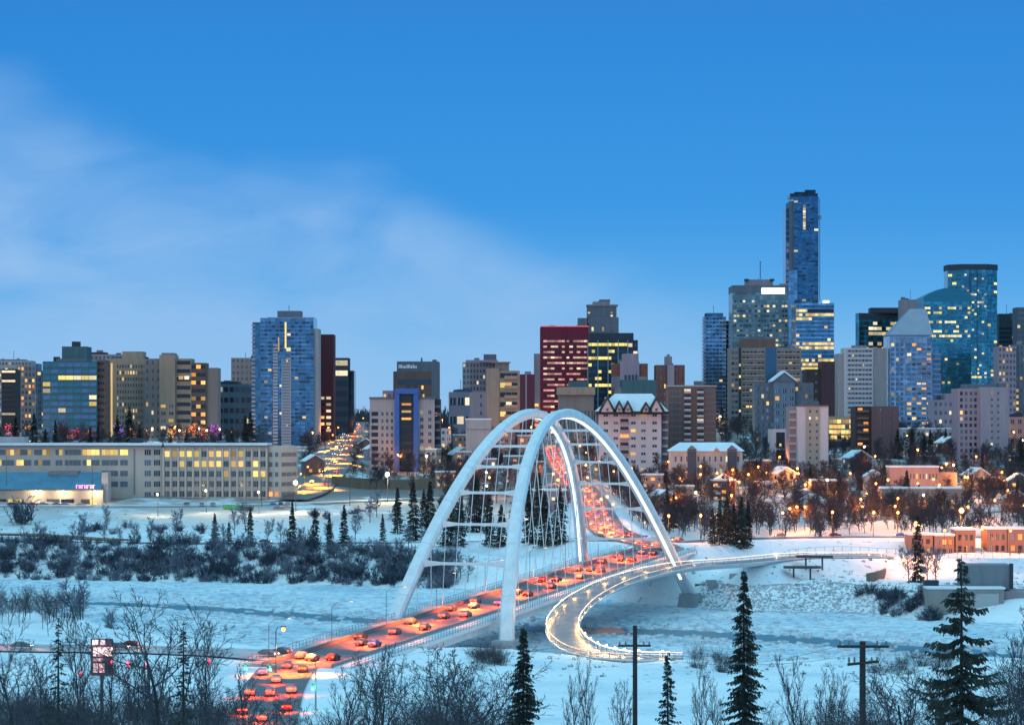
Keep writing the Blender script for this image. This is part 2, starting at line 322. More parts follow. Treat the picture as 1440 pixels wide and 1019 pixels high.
def ice():
    xs = np.arange(-330, 331, 3.0); ys = np.arange(590, 1070, 3.0); yy, xx = np.meshgrid(ys, xs, indexing='ij')
    zz = np.array([mnoise.noise((x*.12, y*.10, 0))*.25+max(0, mnoise.noise((x*.35, y*.30, 5)))*.55 for x, y in zip(xx.ravel(), yy.ravel())])-3.05
    c = [(60,845,2),(120,847,4),(200,850,6),(320,857,9),(430,866,11),(520,873,9),(640,879,8),(760,883,11),(850,886,12),(1000,892,13),(1100,898,14),(1200,905,14),(1320,914,16),(1440,925,15),(1560,936,14)]
    pxx = PCX+F*xx.ravel()/yy.ravel(); pyy = PHY+53*F/yy.ravel(); dd = np.abs(pyy-np.interp(pxx, [q[0] for q in c], [q[1] for q in c]))-np.interp(pxx, [q[0] for q in c], [q[2] for q in c])*.5
    k = np.clip((4-dd)/5, 0, 1); zz = zz*(1-k)-3.12*k
    v = np.stack([xx.ravel(), yy.ravel(), zz], 1); n = len(xs); i, j = np.meshgrid(np.arange(len(ys)-1), np.arange(n-1), indexing='ij'); a = (i*n+j).ravel()
    f = np.stack([a, a+1, a+1+n, a+n], 1); me = bpy.data.meshes.new('river_ice'); me.from_pydata(v.tolist(), [], f.tolist())
    m = bpy.data.materials.new('rough_ice'); m.use_nodes = True; t = m.node_tree; b = t.nodes['Principled BSDF']; b.inputs['Roughness'].default_value = .6
    tc = N(t, 'ShaderNodeTexCoord'); n1 = N(t, 'ShaderNodeTexNoise'); n1.inputs['Scale'].default_value = .32; n1.inputs['Detail'].default_value = 8; n1.inputs['Roughness'].default_value = .72; L(t, tc.outputs['Object'], n1.inputs[0])
    n2 = N(t, 'ShaderNodeTexNoise'); n2.inputs['Scale'].default_value = .03; n2.inputs['Detail'].default_value = 4; L(t, tc.outputs['Object'], n2.inputs[0])
    r = N(t, 'ShaderNodeValToRGB'); ramp_set(r, [(.36, (.18,.31,.39)), (.46, (.55,.66,.73)), (.57, (.84,.87,.89))]); L(t, n1.outputs[0], r.inputs[0])
    r2 = N(t, 'ShaderNodeValToRGB'); ramp_set(r2, [(.35, (.66,.78,.85)), (.55, (1,1,1))]); L(t, n2.outputs[0], r2.inputs[0])
    mx = N(t, 'ShaderNodeMix', data_type='RGBA', blend_type='MULTIPLY'); mx.inputs['Factor'].default_value = 1; L(t, r.outputs[0], mx.inputs['A']); L(t, r2.outputs[0], mx.inputs['B']); L(t, mx.outputs['Result'], b.inputs['Base Color'])
    bp = N(t, 'ShaderNodeBump'); bp.inputs['Strength'].default_value = .7; bp.inputs['Distance'].default_value = .6; L(t, n1.outputs[0], bp.inputs['Height']); L(t, bp.outputs[0], b.inputs['Normal'])
    me.materials.append(m); tag(link('river_ice', me), kind='structure')
    # the open lead of water
    pxs = np.arange(60, 1560, 7.0); cy = ip(pxs, [q[0] for q in c], [q[1] for q in c]); cw = .78*ip(pxs, [q[0] for q in c], [q[2] for q in c])
    mb = MB(); rows = []
    for p, y, w in zip(pxs, cy, cw):
        e = []
        for sgn in (-1, 1):
            py = y+sgn*w*.5*(1+.9*mnoise.noise((p*.05, sgn*3., 0)))+1.6*mnoise.noise((p*.11, sgn, 4.)); YY = 53.05*F/(py-PHY); e.append((X(p, YY), YY, -3.05))
        rows.append(e)
    for e in rows: mb.v += e
    for i in range(len(rows)-1): mb.quad_ids((2*i+1, 2*i+3, 2*i+2, 2*i))
    w = mat('open_water', (.03,.16,.22), .38, noise=.3, nscale=.2, bump=.1)
    tag(mb.build('open_water', w), kind='structure')

def strip(name, pts, w, m, lift=.0, side=0., kind='structure'):
    """a ribbon along a smoothed line"""
    P_ = smooth_line(pts); mb = MB()
    for i, p in enumerate(P_):
        a, b = P_[max(i-1, 0)], P_[min(i+1, len(P_)-1)]; d = Vector((b[0]-a[0], b[1]-a[1], 0)).normalized(); nrm = Vector((d.y, -d.x, 0))
        for s in (-w/2, w/2): mb.v.append((p[0]+nrm.x*(s+side), p[1]+nrm.y*(s+side), p[2]+lift))
    for i in range(len(P_)-1): mb.quad_ids((2*i, 2*i+1, 2*i+3, 2*i+2))
    o = mb.build(name, m); tag(o, kind=kind); return o
def smooth_line(pts, k=6):
    out = []; n = len(pts); V = [Vector(p) for p in pts]
    for i in range(n-1):
        p0, p1, p2, p3 = V[max(i-1,0)], V[i], V[i+1], V[min(i+2,n-1)]
        for j in range(k):
            t = j/k; out.append(.5*((2*p1)+(p2-p0)*t+(2*p0-5*p1+4*p2-p3)*t*t+(3*p1-3*p2+p3-p0)*t**3))
    out.append(V[-1]); return out
def line_at(pts):
    """arc-length walk along a line: f(s) -> point, direction; and its length"""
    d = [0.]
    for a, b in zip(pts[:-1], pts[1:]): d.append(d[-1]+(b-a).length)
    def f(s):
        s = min(max(s, 0), d[-1]-1e-4); i = max(k for k in range(len(d)) if d[k] <= s); i = min(i, len(pts)-2)
        t = (s-d[i])/max(d[i+1]-d[i], 1e-6); return pts[i].lerp(pts[i+1], t), (pts[i+1]-pts[i]).normalized()
    return f, d[-1]
terrain(); ice()
for i, (nm, pts, w, m, fall) in enumerate(ROADS): strip(nm, pts, w, m, lift=.05+.006*i)

# ------------------------------------------------------------------ the arch bridge
def bp_(s, lat, z): q = BR0+BRD*(s+100.5)+BRN*(lat+0)  ; return Vector((q.x, q.y, z))
HALF, RISE = 100.5, 53.5
def arch_pt(u, side):
    """u from -1 (south foot) to 1 (north foot)"""
    z = RISE*(1-u*u); lat = side*(16.3-11.9*z/RISE)+(3.4*max(0, -u)**3 if side < 0 else 0); return bp_(u*HALF, lat, z), lat
def bridge():
    root = empty('arch_bridge', bp_(0,0,0)); root.location.z = 0
    tag(root, 'white twin-arch road bridge with hanger cables crossing the frozen river', 'bridge')
    o = root.location
    def put(mb, name, m, smooth=False, par=root): return mb.build(name, m, par, smooth=smooth)
    rel = lambda p: Vector(p)-o
    for side in (-1, 1):
        fr = []; led = []
        us = [-1.035+2.07*i/64 for i in range(65)]
        for u in us:
            p, lat = arch_pt(u, side); a, _ = arch_pt(u-.01, side); b, _ = arch_pt(u+.01, side)
            T = (b-a).normalized(); lateral = Vector((BRN.x, BRN.y, 0)); lean = Vector((BRN.x*side*-11.9, BRN.y*side*-11.9, RISE)).normalized()
            q = T.cross(lateral).normalized(); q = q if q.z > 0 or abs(q.z) < 1e-6 else -q      # up, square to the rib
            q = (lean - T*lean.dot(T)).normalized(); l = T.cross(q).normalized()
            w = 1.34+.30*abs(u)**2; h = 1.16+.30*abs(u)**2
            ring = [(-w,-h*.55),(-w*.62,-h),(w*.62,-h),(w,-h*.55),(w,h*.55),(w*.62,h),(-w*.62,h),(-w,h*.55)]
            fr.append([rel(p+l*a_+q*b_) for a_, b_ in ring]); led.append((rel(p-q*(h+.10)), l, q))
        mb = MB(); mb.sweep(fr); rib = put(mb, 'arch_rib', WHITE)
        ml = MB(); ml.sweep([[c+l*.36+q*.06, c-l*.36+q*.06, c-l*.36-q*.06, c+l*.36-q*.06] for c, l, q in led[3:-3]]); put(ml, 'led_strip', LEDW, par=rib)
        for i in range(4, 61, 4):
            ms = MB()
            c = sum(fr[i], Vector())/8; t_ = (sum(fr[i+1], Vector())/8-c).normalized()*.07; ms.sweep([[c+(q-c)*1.006-t_ for q in fr[i]], [c+(q-c)*1.006+t_ for q in fr[i]]])
            put(ms, 'joint_ring', mat('seam_grey', (.50,.52,.55), .6), par=rib)
        # hangers
        for k in range(-9, 10):
            u = k*9.4/HALF; p, lat = arch_pt(u, side); d = bp_(u*HALF, side*9.6, deckz(p.y)+.4)
            if p.z-d.z < 4: continue
            m_ = MB(); m_.tube([rel(d), rel(p)], .105, 6); put(m_, 'hanger_cable', WHITE)
        for u in (-1., 1.):
            p, lat = arch_pt(u, side); m_ = MB(); m_.box(rel((p.x, p.y, -1.6)), (6.4, 8.5, 5.2), rz=-math.atan2(BRD.x, BRD.y), taper=.8); put(m_, 'foundation_block', CONC)
    for sg in (-1, 1):
        for u in (.82, .71, .605, .50, .395, .29):
            a, _ = arch_pt(sg*u, -1); b, _ = arch_pt(sg*u, 1); mb = MB(); fr = []
            ax = (b-a).normalized(); t = Vector((BRD.x, BRD.y, 0)); up = Vector((0,0,1))
            for f in (.02,.10,.25,.5,.75,.90,.98):
                c = a.lerp(b, f); h = .32+.95*max(0, (abs(f-.5)-.22)/.28)**2 if u > .45 else .32+.30*max(0, (abs(f-.5)-.25)/.25)**2
                fr.append([rel(c+t*.55-up*h), rel(c+t*.55+up*h), rel(c-t*.55+up*h), rel(c-t*.55-up*h)])
            mb.sweep(fr); put(mb, 'cross_strut', WHITE)
    # deck: girders, slab, roadway, walks, kerbs, railings
    s0, s1 = (606-792.5)/BRD.y-4, (919-792.5)/BRD.y
    def run(l0, l1, z0, z1, name, m, a=s0, b=s1, n=24):
        mb = MB(); fr = []
        for i in range(n+1):
            s = a+(b-a)*i/n; z = deckz(bp_(s,0,0).y); fr.append([rel(bp_(s,l0,z+z0)), rel(bp_(s,l1,z+z0)), rel(bp_(s,l1,z+z1)), rel(bp_(s,l0,z+z1))])
        mb.sweep(fr); return put(mb, name, m)
    run(-12.2, 11.6, -.9, -.12, 'deck_slab', WHITE)
    run(-10.6, -9.0, -2.9, -.903, 'girder', WHITE, a=s0+30); run(8.4, 10.0, -2.9, -.903, 'girder', WHITE, a=s0+30)
    run(-7.2, 7.2, -.117, .0, 'roadway', ASPH)
    run(-11.9, -7.6, -.117, .16, 'sidewalk', SLUSH); run(7.7, 11.3, -.117, .16, 'sidewalk', SNOW)
    for l0, l1 in ((-7.597, -7.203), (7.203, 7.697)): run(l0, l1, -.117, .85, 'barrier', mat('barrier_steel', (.20,.20,.23), .5))
    for lat, hh in ((-12.0, 1.4), (11.45, 1.3)):
        mb = MB(); n = 150
        for i in range(n+1):
            s = s0+(s1-s0)*i/n; z = deckz(bp_(s,0,0).y); a = rel(bp_(s,lat,z-.1)); b = rel(bp_(s,lat,z+hh)); mb.tube([a, b], .05, 4)
        for zz in (.35, .75, hh):
            mb.tube([rel(bp_(s0+(s1-s0)*i/24, lat, deckz(bp_(s0+(s1-s0)*i/24,0,0).y)+zz)) for i in range(25)], .05, 4)
        put(mb, 'railing', mat('rail_grey', (.22,.24,.27), .5, metal=.4))
    # abutments
    for s, zc in ((s0+33, -1.2), (s1-2, 5.0)):
        p = bp_(s,0,0); z = deckz(p.y)-2.9; mb = MB(); mb.box(rel((p.x,p.y,(z-6)/2-.003)), (21, 6, z+6), rz=-math.atan2(BRD.x,BRD.y)); put(mb, 'abutment', CONC)
bridge()

def footbridge():
    pts = [Vector((X(p,y),y,z)) for p, y, z in PATHC]; L_ = smooth_line(pts, 10)
    root = empty('curved_footbridge', (L_[40].x, L_[40].y, 0)); o = root.location
    tag(root, 'curving lit footbridge that swings out beside the arch bridge over the ice', 'footbridge')
    fr_d, fr_w, e = [], [], {-1: [], 1: []}
    for i, p in enumerate(L_):
        a, b = L_[max(i-1,0)], L_[min(i+1,len(L_)-1)]; d = (b-a); d.z = 0; d.normalize(); n = Vector((d.y,-d.x,0)); p = p-o; up = Vector((0,0,1))
        w = 3.9 if i < 96 else 3.9-(i-96)*.08
        fr_d.append([p-n*w-up*.25, p-n*(w*.45)-up*1.5, p+n*(w*.45)-up*1.5, p+n*w-up*.25, p+n*w-up*.02, p-n*w-up*.02])
        fr_w.append([p-n*(w-.35)-up*.015, p+n*(w-.35)-up*.015, p+n*(w-.35)+up*.06, p-n*(w-.35)+up*.06])
        for s in (-1,1): e[s].append((p+n*(s*(w-.15)), n*s))
    mb = MB(); mb.sweep(fr_d); mb.build('deck', WHITE, root)
    mb = MB(); mb.sweep(fr_w); mb.build('walkway', mat('path_asphalt', (.27,.26,.28), .45, noise=.5, nscale=.3, col2=(.10,.10,.12)), root)
    up = Vector((0,0,1))
    for s in (-1,1):
        mb = MB()
        for i, (p, n) in enumerate(e[s]):
            if i % 2 == 0: mb.tube([p, p+up*1.2], .05, 4)
        for zz in (.4, .8, 1.2): mb.tube([p+up*zz for p, n in e[s]], .04, 4)
        rl = mb.build('railing', mat('rail_grey'), root)
        mb = MB(); mb.sweep([[p-n*.10+up*1.08, p-n*.22+up*1.08, p-n*.22+up*1.20, p-n*.10+up*1.20] for p, n in e[s]]); mb.build('handrail_light', LEDY, rl)
    for q0, q1, hh in ((P(1000,815,884), P(1012,845,884), 0), (P(1034,806,892), P(1022,845,886), 0)):
        mb = MB(); a, b = q0-o, Vector((q1.x,q1.y,-2.5))-o; d = (b-a); 
        mb.sweep([[a+Vector((-1.6,0,0)), a+Vector((1.6,0,0)), a+Vector((1.6,1.4,0)), a+Vector((-1.6,1.4,0))], [b+Vector((-.8,0,0)), b+Vector((.8,0,0)), b+Vector((.8,1.2,0)), b+Vector((-.8,1.2,0))]]); mb.build('pier_leg', CONC, root)
    mb = MB(); c = P(1085,800,905)-o; mb.box(Vector((c.x, c.y+3, 3.0)), (16, 7, 9.5), rz=.5); mb.build('abutment', CONC, root)
    # point lights without fittings, added along both rails to strengthen the handrail glow
    for i in range(26, len(L_)-2, 4):
        for sd in (-1, 1): lamp(root, e[sd][i][0]-e[sd][i][1]*.5+up*1.6, 330, (1,.55,.19), .2)
    return [(p+o, n) for p, n in e[1]], [(p+o, n) for p, n in e[-1]]
RAIL_R, RAIL_L = footbridge()

# ------------------------------------------------------------------ buildings
UNIT = {}
def unit(m):
    if m.name not in UNIT:
        mb = MB(); mb.box((0,0,0), (1,1,1)); UNIT[m.name] = mb.mesh('window', m)
    return UNIT[m.name]
class Bld:
    """one building: an Empty at its base, its wall volumes, windows, balconies and roof pieces as parts"""
    def __init__(s, name, label, cat, px, Y, base=None, group=None, seed=0):
        s.Y = Y; s.x0 = X(px, Y); s.zb = Z(base, Y) if base is not None else H(s.x0, Y+6)
        s.root = empty(name, (s.x0, Y, s.zb)); tag(s.root, label, cat, group); s.wins = []; s.rnd = random.Random(hash(label) % 9973 if False else sum(map(ord, label))+seed)
    def vol(s, a, b, top, bot, m, depth=22, dy=0., side=None, sf=.25, name='wall', cap=None, sink=9.):
        """box whose visible width runs from column a to b and from row top to bot; side 'L' or 'R' turns it to show that flank"""
        Y = s.Y+dy; xa, xb = X(a,Y), X(b,Y); zt = Z(top,Y); zb = s.zb-sink if bot is None else Z(bot,Y); Wd = xb-xa
        if side:
            th = math.radians(24); w = (1-sf)*Wd/math.cos(th); d = sf*Wd/math.sin(th); rz = th if side == 'L' else -th
            cx = (xa+xb)/2; cy = Y+(w*math.sin(th)+d*math.cos(th))/2
        else: w, d, rz, cx, cy = Wd, depth, 0., (xa+xb)/2, Y+depth/2
        mb = MB(); mb.box((0,0,(zt-zb)/2), (w,d,zt-zb)); loc = (cx-s.x0, cy-s.Y, zb-s.zb)
        p = mb.build(name, m, s.root, loc, rz)
        if cap:
            mb = MB(); mb.box((0,0,(zt-zb)+.35), (w+.5,d+.5,.7)); mb.build('roof', cap, p)
        if name == 'wall' and w > 14 and bot is None and not cap and d > 10:
            for i in range(s.rnd.choice((1,2,2,3))):
                a_, b_, h_ = s.rnd.uniform(1.5,5), s.rnd.uniform(1.5,4), s.rnd.uniform(1.2,3.4); mb = MB(); mb.box((s.rnd.uniform(-.42,.42)*w, s.rnd.uniform(-.2,.2)*d, zt-zb+h_/2), (a_,b_,h_))
                if s.rnd.random() < .35: ma = MB(); ma.tube([(0,0,zt-zb),(0,0,zt-zb+s.rnd.uniform(4,9))], .16, 4); ma.build('aerial', DKBL, p)
                mb.build('roof_unit', s.rnd.choice((GREYC, SLATE, DKBL)), p)
        return dict(o=p, w=w, d=d, h=zt-zb, rz=rz, loc=Vector(loc), side=side)
    def _put(s, v, face, u, z, w, h, m, t=.3, out=0., name='window'):
        if face == 'F': l = Vector((u, -v['d']/2-out, z)); r = v['rz']
        elif face == 'R': l = Vector((v['w']/2+out, u, z)); r = v['rz']+math.pi/2
        else: l = Vector((-v['w']/2-out, -u, z)); r = v['rz']-math.pi/2
        q = Matrix.Rotation(v['rz'], 4, 'Z') @ l + v['loc']
        s.wins.append((w*h, q, r, (w, t, h), m, name))
    def grid(s, v, cols, rows, fx=(0,1), fz=(0,1), ww=.55, wh=.5, p=.12, g=None, lit=None, face='F', t=.3, shift=0.):
        g = g or G1; lit = lit or [LITW, LITP]; W_ = v['w'] if face == 'F' else v['d']
        for r in range(rows):
            for c in range(cols):
                u = W_*(fx[0]+(fx[1]-fx[0])*(c+.5)/cols-.5); z = v['h']*(fz[0]+(fz[1]-fz[0])*(r+.5+shift)/rows)
                pr = p(c, r) if callable(p) else p
                m = s.rnd.choice(lit) if s.rnd.random() < pr else (s.rnd.choice(g) if isinstance(g, list) else g)
                s._put(v, face, u, z, W_*(fx[1]-fx[0])/cols*ww, v['h']*(fz[1]-fz[0])/rows*wh, m, t)
    def balc(s, v, fx, rows, fz, m, face='F', out=1.3, hh=.36, name='balcony'):
        W_ = v['w'] if face == 'F' else v['d']
        for r in range(rows):
            z = v['h']*(fz[0]+(fz[1]-fz[0])*(r+.28)/rows)
            s._put(v, face, W_*((fx[0]+fx[1])/2-.5), z, W_*(fx[1]-fx[0]), v['h']*(fz[1]-fz[0])/rows*hh, m, out, out/2-.12, name)
    def piece(s, v, face, fx, fz, m, t=.5, out=.2, name='pilaster'):
        W_ = v['w'] if face == 'F' else v['d']
        s._put(v, face, W_*((fx[0]+fx[1])/2-.5), v['h']*(fz[0]+fz[1])/2, W_*(fx[1]-fx[0]), v['h']*(fz[1]-fz[0]), m, t, out, name)
    def done(s):
        by = {}
        for w in s.wins: by.setdefault(w[5], []).append(w)
        lit = {LITW, LITY, LITP, LITO}
        for nm, ws in by.items():
            ws.sort(key=lambda w: (-round(w[0], 1), w[4] not in lit))
            for a, q, r, sc, m, n in ws[:100]: link(n, unit(m), s.root, q, r, sc)
            if ws[100:]:
                ms = list(dict.fromkeys(w[4] for w in ws[100:])); mb = MB()
                for a, q, r, sc, m, n in ws[100:]: mb.box(q, sc, r, ms.index(m))
                tag(mb.build(nm, ms, s.root), kind='stuff')
        return s.root

def wall(name, c, n=.22): return mat(name, tuple(q*.82 for q in c), .8, noise=n, nscale=.35, streak=.14)
BEIGE = wall('beige_stone', (.56,.38,.28)); TAUPE = wall('taupe_stone', (.40,.30,.27)); PALE = wall('pale_concrete', (.54,.48,.49)); GREYC = wall('grey_concrete', (.35,.30,.34))
MAUVE = wall('mauve_concrete', (.46,.34,.41)); BRICK = wall('red_brick', (.28,.10,.075)); BROWN = wall('brown_brick', (.24,.14,.115)); MAROON = wall('maroon_panel', (.16,.035,.045)); REDP = wall('red_panel', (.24,.018,.055))
DKBR = wall('dark_brown_panel', (.07,.045,.045)); DKBL = wall('dark_blue_panel', (.05,.065,.09)); WHITEW = wall('white_render', (.74,.63,.64), .12); TEALP = wall('teal_panel', (.07,.17,.20)); BLUEP = mat('blue_paint', (.03,.12,.42), .5); PINK = wall('pink_stucco', (.50,.32,.29)); SLATE = wall('slate_panel', (.17,.20,.25))
GBLUE = glass('blue_curtain_glass', (.15,.31,.50)); GNAVY = glass('navy_curtain_glass', (.10,.23,.36)); GTEAL = glass('teal_curtain_glass', (.09,.34,.43)); GGREEN = glass('green_grey_curtain_glass', (.20,.30,.33), metal=.5, rough=.25); GMAUVE = glass('mauve_curtain_glass', (.36,.41,.54), metal=.6); GDARK = glass('dark_curtain_glass', (.04,.06,.085), metal=.4); GSKY = glass('pale_blue_curtain_glass', (.28,.47,.68), metal=.7)
BAND = mat('band_glass', (.05,.08,.12), .12, metal=.3, noise=.4, nscale=.3); BANDB = mat('blue_band_glass', (.11,.23,.37), .12, metal=.7, noise=.35, nscale=.3); BANDT = mat('teal_band_glass', (.06,.21,.27), .12, metal=.7, noise=.35, nscale=.3); BANDD = mat('dark_band_glass', (.02,.025,.035), .15)

def city():
    # --- the far left group by the legislature grounds
    b = Bld('office_block', 'pale concrete slab block at the skyline, above the dark ribbed office', 'building', 20, 2350)
    v = b.vol(-12, 44, 507, None, PALE); b.grid(v, 12, 14, ww=.6, wh=.4, p=.10); b.vol(0, 33, 505, 507, GREYC, name='penthouse'); b.done()
    b = Bld('office_block', 'dark ribbed office block with lit top floor strips among pale slabs', 'building', 12, 2200)
    v = b.vol(2, 22, 519, None, DKBR); b.grid(v, 1, 12, ww=.94, wh=.45, fz=(.25,1), p=.25, g=BANDD, lit=[LITP]); b.done()
    b = Bld('apartment_block', 'taupe apartment slab with orange lit windows beside the dark ribbed office', 'building', 35, 2270)
    v = b.vol(21, 48, 514, None, TAUPE, side='L', sf=.3); b.grid(v, 4, 13, p=.30, lit=[LITW, LITO]); b.grid(v, 3, 13, face='L', p=.3, lit=[LITW]); b.done()
    b = Bld('office_block', 'small blue grey block with a dark rounded rooftop drum', 'building', 51, 2420)
    v = b.vol(40, 64, 521, None, SLATE); b.grid(v, 4, 12, ww=.7, p=.25); v2 = b.vol(41, 53, 511, 521, mat('blue_metal', (.05,.10,.20), .4), dy=4, name='rooftop_drum'); b.done()
    b = Bld('office_tower', 'teal glass office block with stepped penthouse, rooftop knob and yellow lit corners', 'office', 100, 1900, 598)
    v = b.vol(60, 136, 508, None, TEALP, depth=34); b.grid(v, 7, 12, ww=.94, wh=.62, p=lambda c, r: .8 if r in (9,) and c > 1 else (.65 if (r in (5,8) and c in (0,6)) else .06), g=[BANDT, BANDB], lit=[LITP, LITY]); b.vol(79, 122, 504, 508, SLATE, dy=3, name='roof_storey'); b.vol(87, 122, 487, 504, TEALP, dy=5, name='penthouse'); b.vol(101, 111, 480, 487, DKBL, dy=9, depth=8, name='rooftop_knob')
    v = b.vol(136, 148, 506, None, BROWN, dy=6); b.grid(v, 1, 12, ww=.8, wh=.4, g=BANDD, p=.1); b.done()
    b = Bld('office_block', 'low mauve block with dark rooftop dome between the teal office and the beige hotel', 'building', 136, 2300)
    v = b.vol(121, 178, 498, None, MAUVE); b.vol(123, 147, 495, 498, DKBR, name='rooftop_dome', dy=2); b.grid(v, 10, 12, p=.06); b.done()
    b = Bld('hotel', 'beige hotel with rows of small windows and one lit stair strip', 'hotel', 176, 2000)
    v = b.vol(147, 206, 504, None, BEIGE, depth=30); b.grid(v, 11, 12, fx=(.28,.98), fz=(.12,.95), ww=.45, wh=.5, p=lambda c, r: .85 if r in (11,10,4) and 2 < c < 8 else .10, lit=[LITP, LITW]); b.piece(v, 'F', (.15,.19), (.12,.95), LITW, .3, 0., 'stair_window'); b.vol(172, 200, 494, 504, BEIGE, dy=4, name='penthouse'); b.done()
    b = Bld('apartment_block', 'beige stepped apartment block with a blank tower and banded balconies', 'building', 258, 1980)
    v = b.vol(203, 226, 504, None, TAUPE); b.grid(v, 3, 11, ww=.35, wh=.45, p=.15); v = b.vol(224, 246, 499, None, BEIGE, dy=-3); b.vol(227, 244, 496, 499, GREYC, name='penthouse'); b.grid(v, 2, 5, fz=(.12,.5), ww=.6, wh=.4, p=.4)
    v = b.vol(246, 269, 504, None, BEIGE, dy=1); b.grid(v, 1, 11, fx=(.12,.95), ww=1, wh=.45, g=BANDD, p=0); b.grid(v, 2, 1, fx=(.2,.9), fz=(.76,.82), ww=.8, wh=.6, p=1, t=.5)
    v = b.vol(269, 289, 510, None, BROWN, dy=2); b.grid(v, 3, 11, ww=.9, wh=.45, g=BANDD, p=.22, lit=[LITW, LITO]); v = b.vol(288, 306, 517, None, TAUPE, dy=5); b.done()
    b = Bld('apartment_block', 'square beige block standing behind the blue glass tower', 'building', 340, 2300); v = b.vol(325, 362, 503, None, TAUPE); b.grid(v, 6, 14, ww=.4, wh=.4, p=.07); b.done()
    b = Bld('office_block', 'low blue grey office block below the square beige block', 'building', 322, 2050); v = b.vol(290, 362, 540, None, SLATE); b.grid(v, 9, 6, ww=.7, wh=.45, p=.10, g=[BAND, BANDD]); b.vol(304, 335, 536, 540, DKBL, name='penthouse', dy=4); b.done()
    # --- blue tower pair
    b = Bld('glass_tower', 'blue glass apartment tower with pale concrete stripes and a gold lit crown notch', 'tower', 400, 1800, 620)
    v = b.vol(355, 376, 453, None, GNAVY, dy=4); b.balc(v, (-.06,.2), 30, (.05,1), PALE, hh=.3)
    v = b.vol(366, 441, 447, None, GBLUE, depth=34); b.balc(v, (.24,.33), 34, (.02,.82), PALE, hh=.6, out=.9); b.balc(v, (.48,.58), 34, (.02,.72), PALE, hh=.6, out=.9)
    b.grid(v, 14, 34, fx=(0,1), fz=(.01,.98), ww=.86, wh=.55, p=.012, g=[BANDB, BANDB, BAND]); b.piece(v, 'F', (.40,.57), (.0,.70), wall('pale_blue_concrete', (.42,.50,.60)), .9, .3); b.grid(v, 4, 33, fx=(.41,.56), fz=(.0,.70), ww=.5, wh=.5, g=BAND, p=.02, t=1.8)
    b.piece(v, 'F', (.335,.355), (.76,.86), LITW, .6, .2, 'crown_light'); b.piece(v, 'F', (.46,.49), (.78,.97), LITY, .6, .2, 'crown_light'); b.piece(v, 'F', (.49,.57), (.76,.785), LITY, .6, .2, 'crown_light')
    b.vol(376, 441, 446, 447, PALE, name='parapet', dy=.5); b.vol(390, 423, 437, 446, SLATE, dy=8, name='penthouse', depth=16)
    v = b.vol(440, 448, 462, None, PALE, dy=2); b.done()
    b = Bld('office_tower', 'plain maroon slab tower with lit lower floors beside the blue glass tower', 'tower', 458, 1850)
    v = b.vol(446, 469, 470, None, MAROON); b.grid(v, 2, 6, fz=(.18,.5), fx=(.1,.9), ww=.7, wh=.4, g=BANDD, p=.7, lit=[LITP, LITW]); b.done()
    b = Bld('office_tower', 'dark stepped office tower with pale lit bands behind the maroon slab', 'tower', 482, 1950)
    v = b.vol(467, 490, 503, None, DKBL); b.grid(v, 1, 9, ww=.9, wh=.5, p=lambda c, r: 1 if r in (7,8) else 0, g=BAND, lit=[LITP]); v = b.vol(488, 498, 521, None, GDARK, dy=3); b.done()
    # --- centre
    b = Bld('hotel', 'brown and grey hotel block with a pale rooftop sign, behind the blue framed flats', 'hotel', 585, 1950)
    v = b.vol(553, 617, 522, None, BROWN, depth=30); b.vol(558, 617, 508, 522, SLATE, name='sign_storey', depth=30); b.piece(v, 'F', (.10,.84), (.84,.90), BAND, .3, .05); b.piece(v, 'F', (.84,1.0), (.1,1), SLATE, .4, .1, 'corner_wall'); b.grid(v, 2, 10, fx=(.85,.99), ww=.6, wh=.5, p=.05); b.grid(v, 3, 6, fx=(.25,.72), fz=(.4,.84), ww=.28, wh=.6, g=BAND, p=.05); b.grid(v, 2, 1, fx=(.44,.74), fz=(.66,.72), ww=.25, wh=1, p=1, lit=[LITW], t=.6)
    mb = MB(); rr = random.Random(3); x = X(560.5,1950)-b.x0
    for i in range(13):
        w = rr.uniform(.55,1.0); hgt = rr.choice((1.6,1.6,2.3)); mb.box((x+w/2, -.25, Z(517.6,1950)-b.zb+hgt/2), (w*.6,.3,hgt)); x += w+.18
    mb.build('sign_lettering', mat('sign_letter', (.7,.7,.75), .6, emit=(.7,.75,.9), es=.25), b.root); b.vol(592, 594, 503, 508, DKBL, depth=2, dy=5, name='roof_mast'); b.vol(608, 614, 505.5, 508, SLATE, depth=5, dy=5, name='roof_hut'); b.done()
    b = Bld('apartment_block', 'small mauve block topped by a flat roof, beside the brown hotel', 'building', 548, 2050); v = b.vol(538, 557, 549, None, MAUVE); b.grid(v, 3, 4, p=.1); b.done()
    b = Bld('apartment_block', 'pale apartment block with a bright blue frame round its dark glass centre', 'flats', 565, 1520, 655)
    v = b.vol(520, 556, 560, None, PALE); b.grid(v, 3, 9, fx=(.40,.95), fz=(.12,.86), ww=.45, wh=.5, p=.07); b.grid(v, 1, 10, fx=(.05,.34), fz=(.05,.86), ww=.9, wh=.6, g=GD, p=.08); b.vol(519, 557, 558, 561, SLATE, dy=-.6, name='cornice')
    v = b.vol(586, 611, 560, None, PALE); b.grid(v, 2, 9, fx=(.05,.95), fz=(.12,.88), ww=.42, wh=.5, p=.08); b.vol(586, 612, 558, 561, SLATE, dy=-.6, name='cornice')
    v = b.vol(604, 619, 561, None, DKBL, dy=4); b.balc(v, (.2,1.05), 10, (.05,.98), SLATE, hh=.35); b.grid(v, 2, 1, fz=(.80,.84), fx=(.1,.8), ww=.6, wh=1, p=1, lit=[LITO], t=.6)
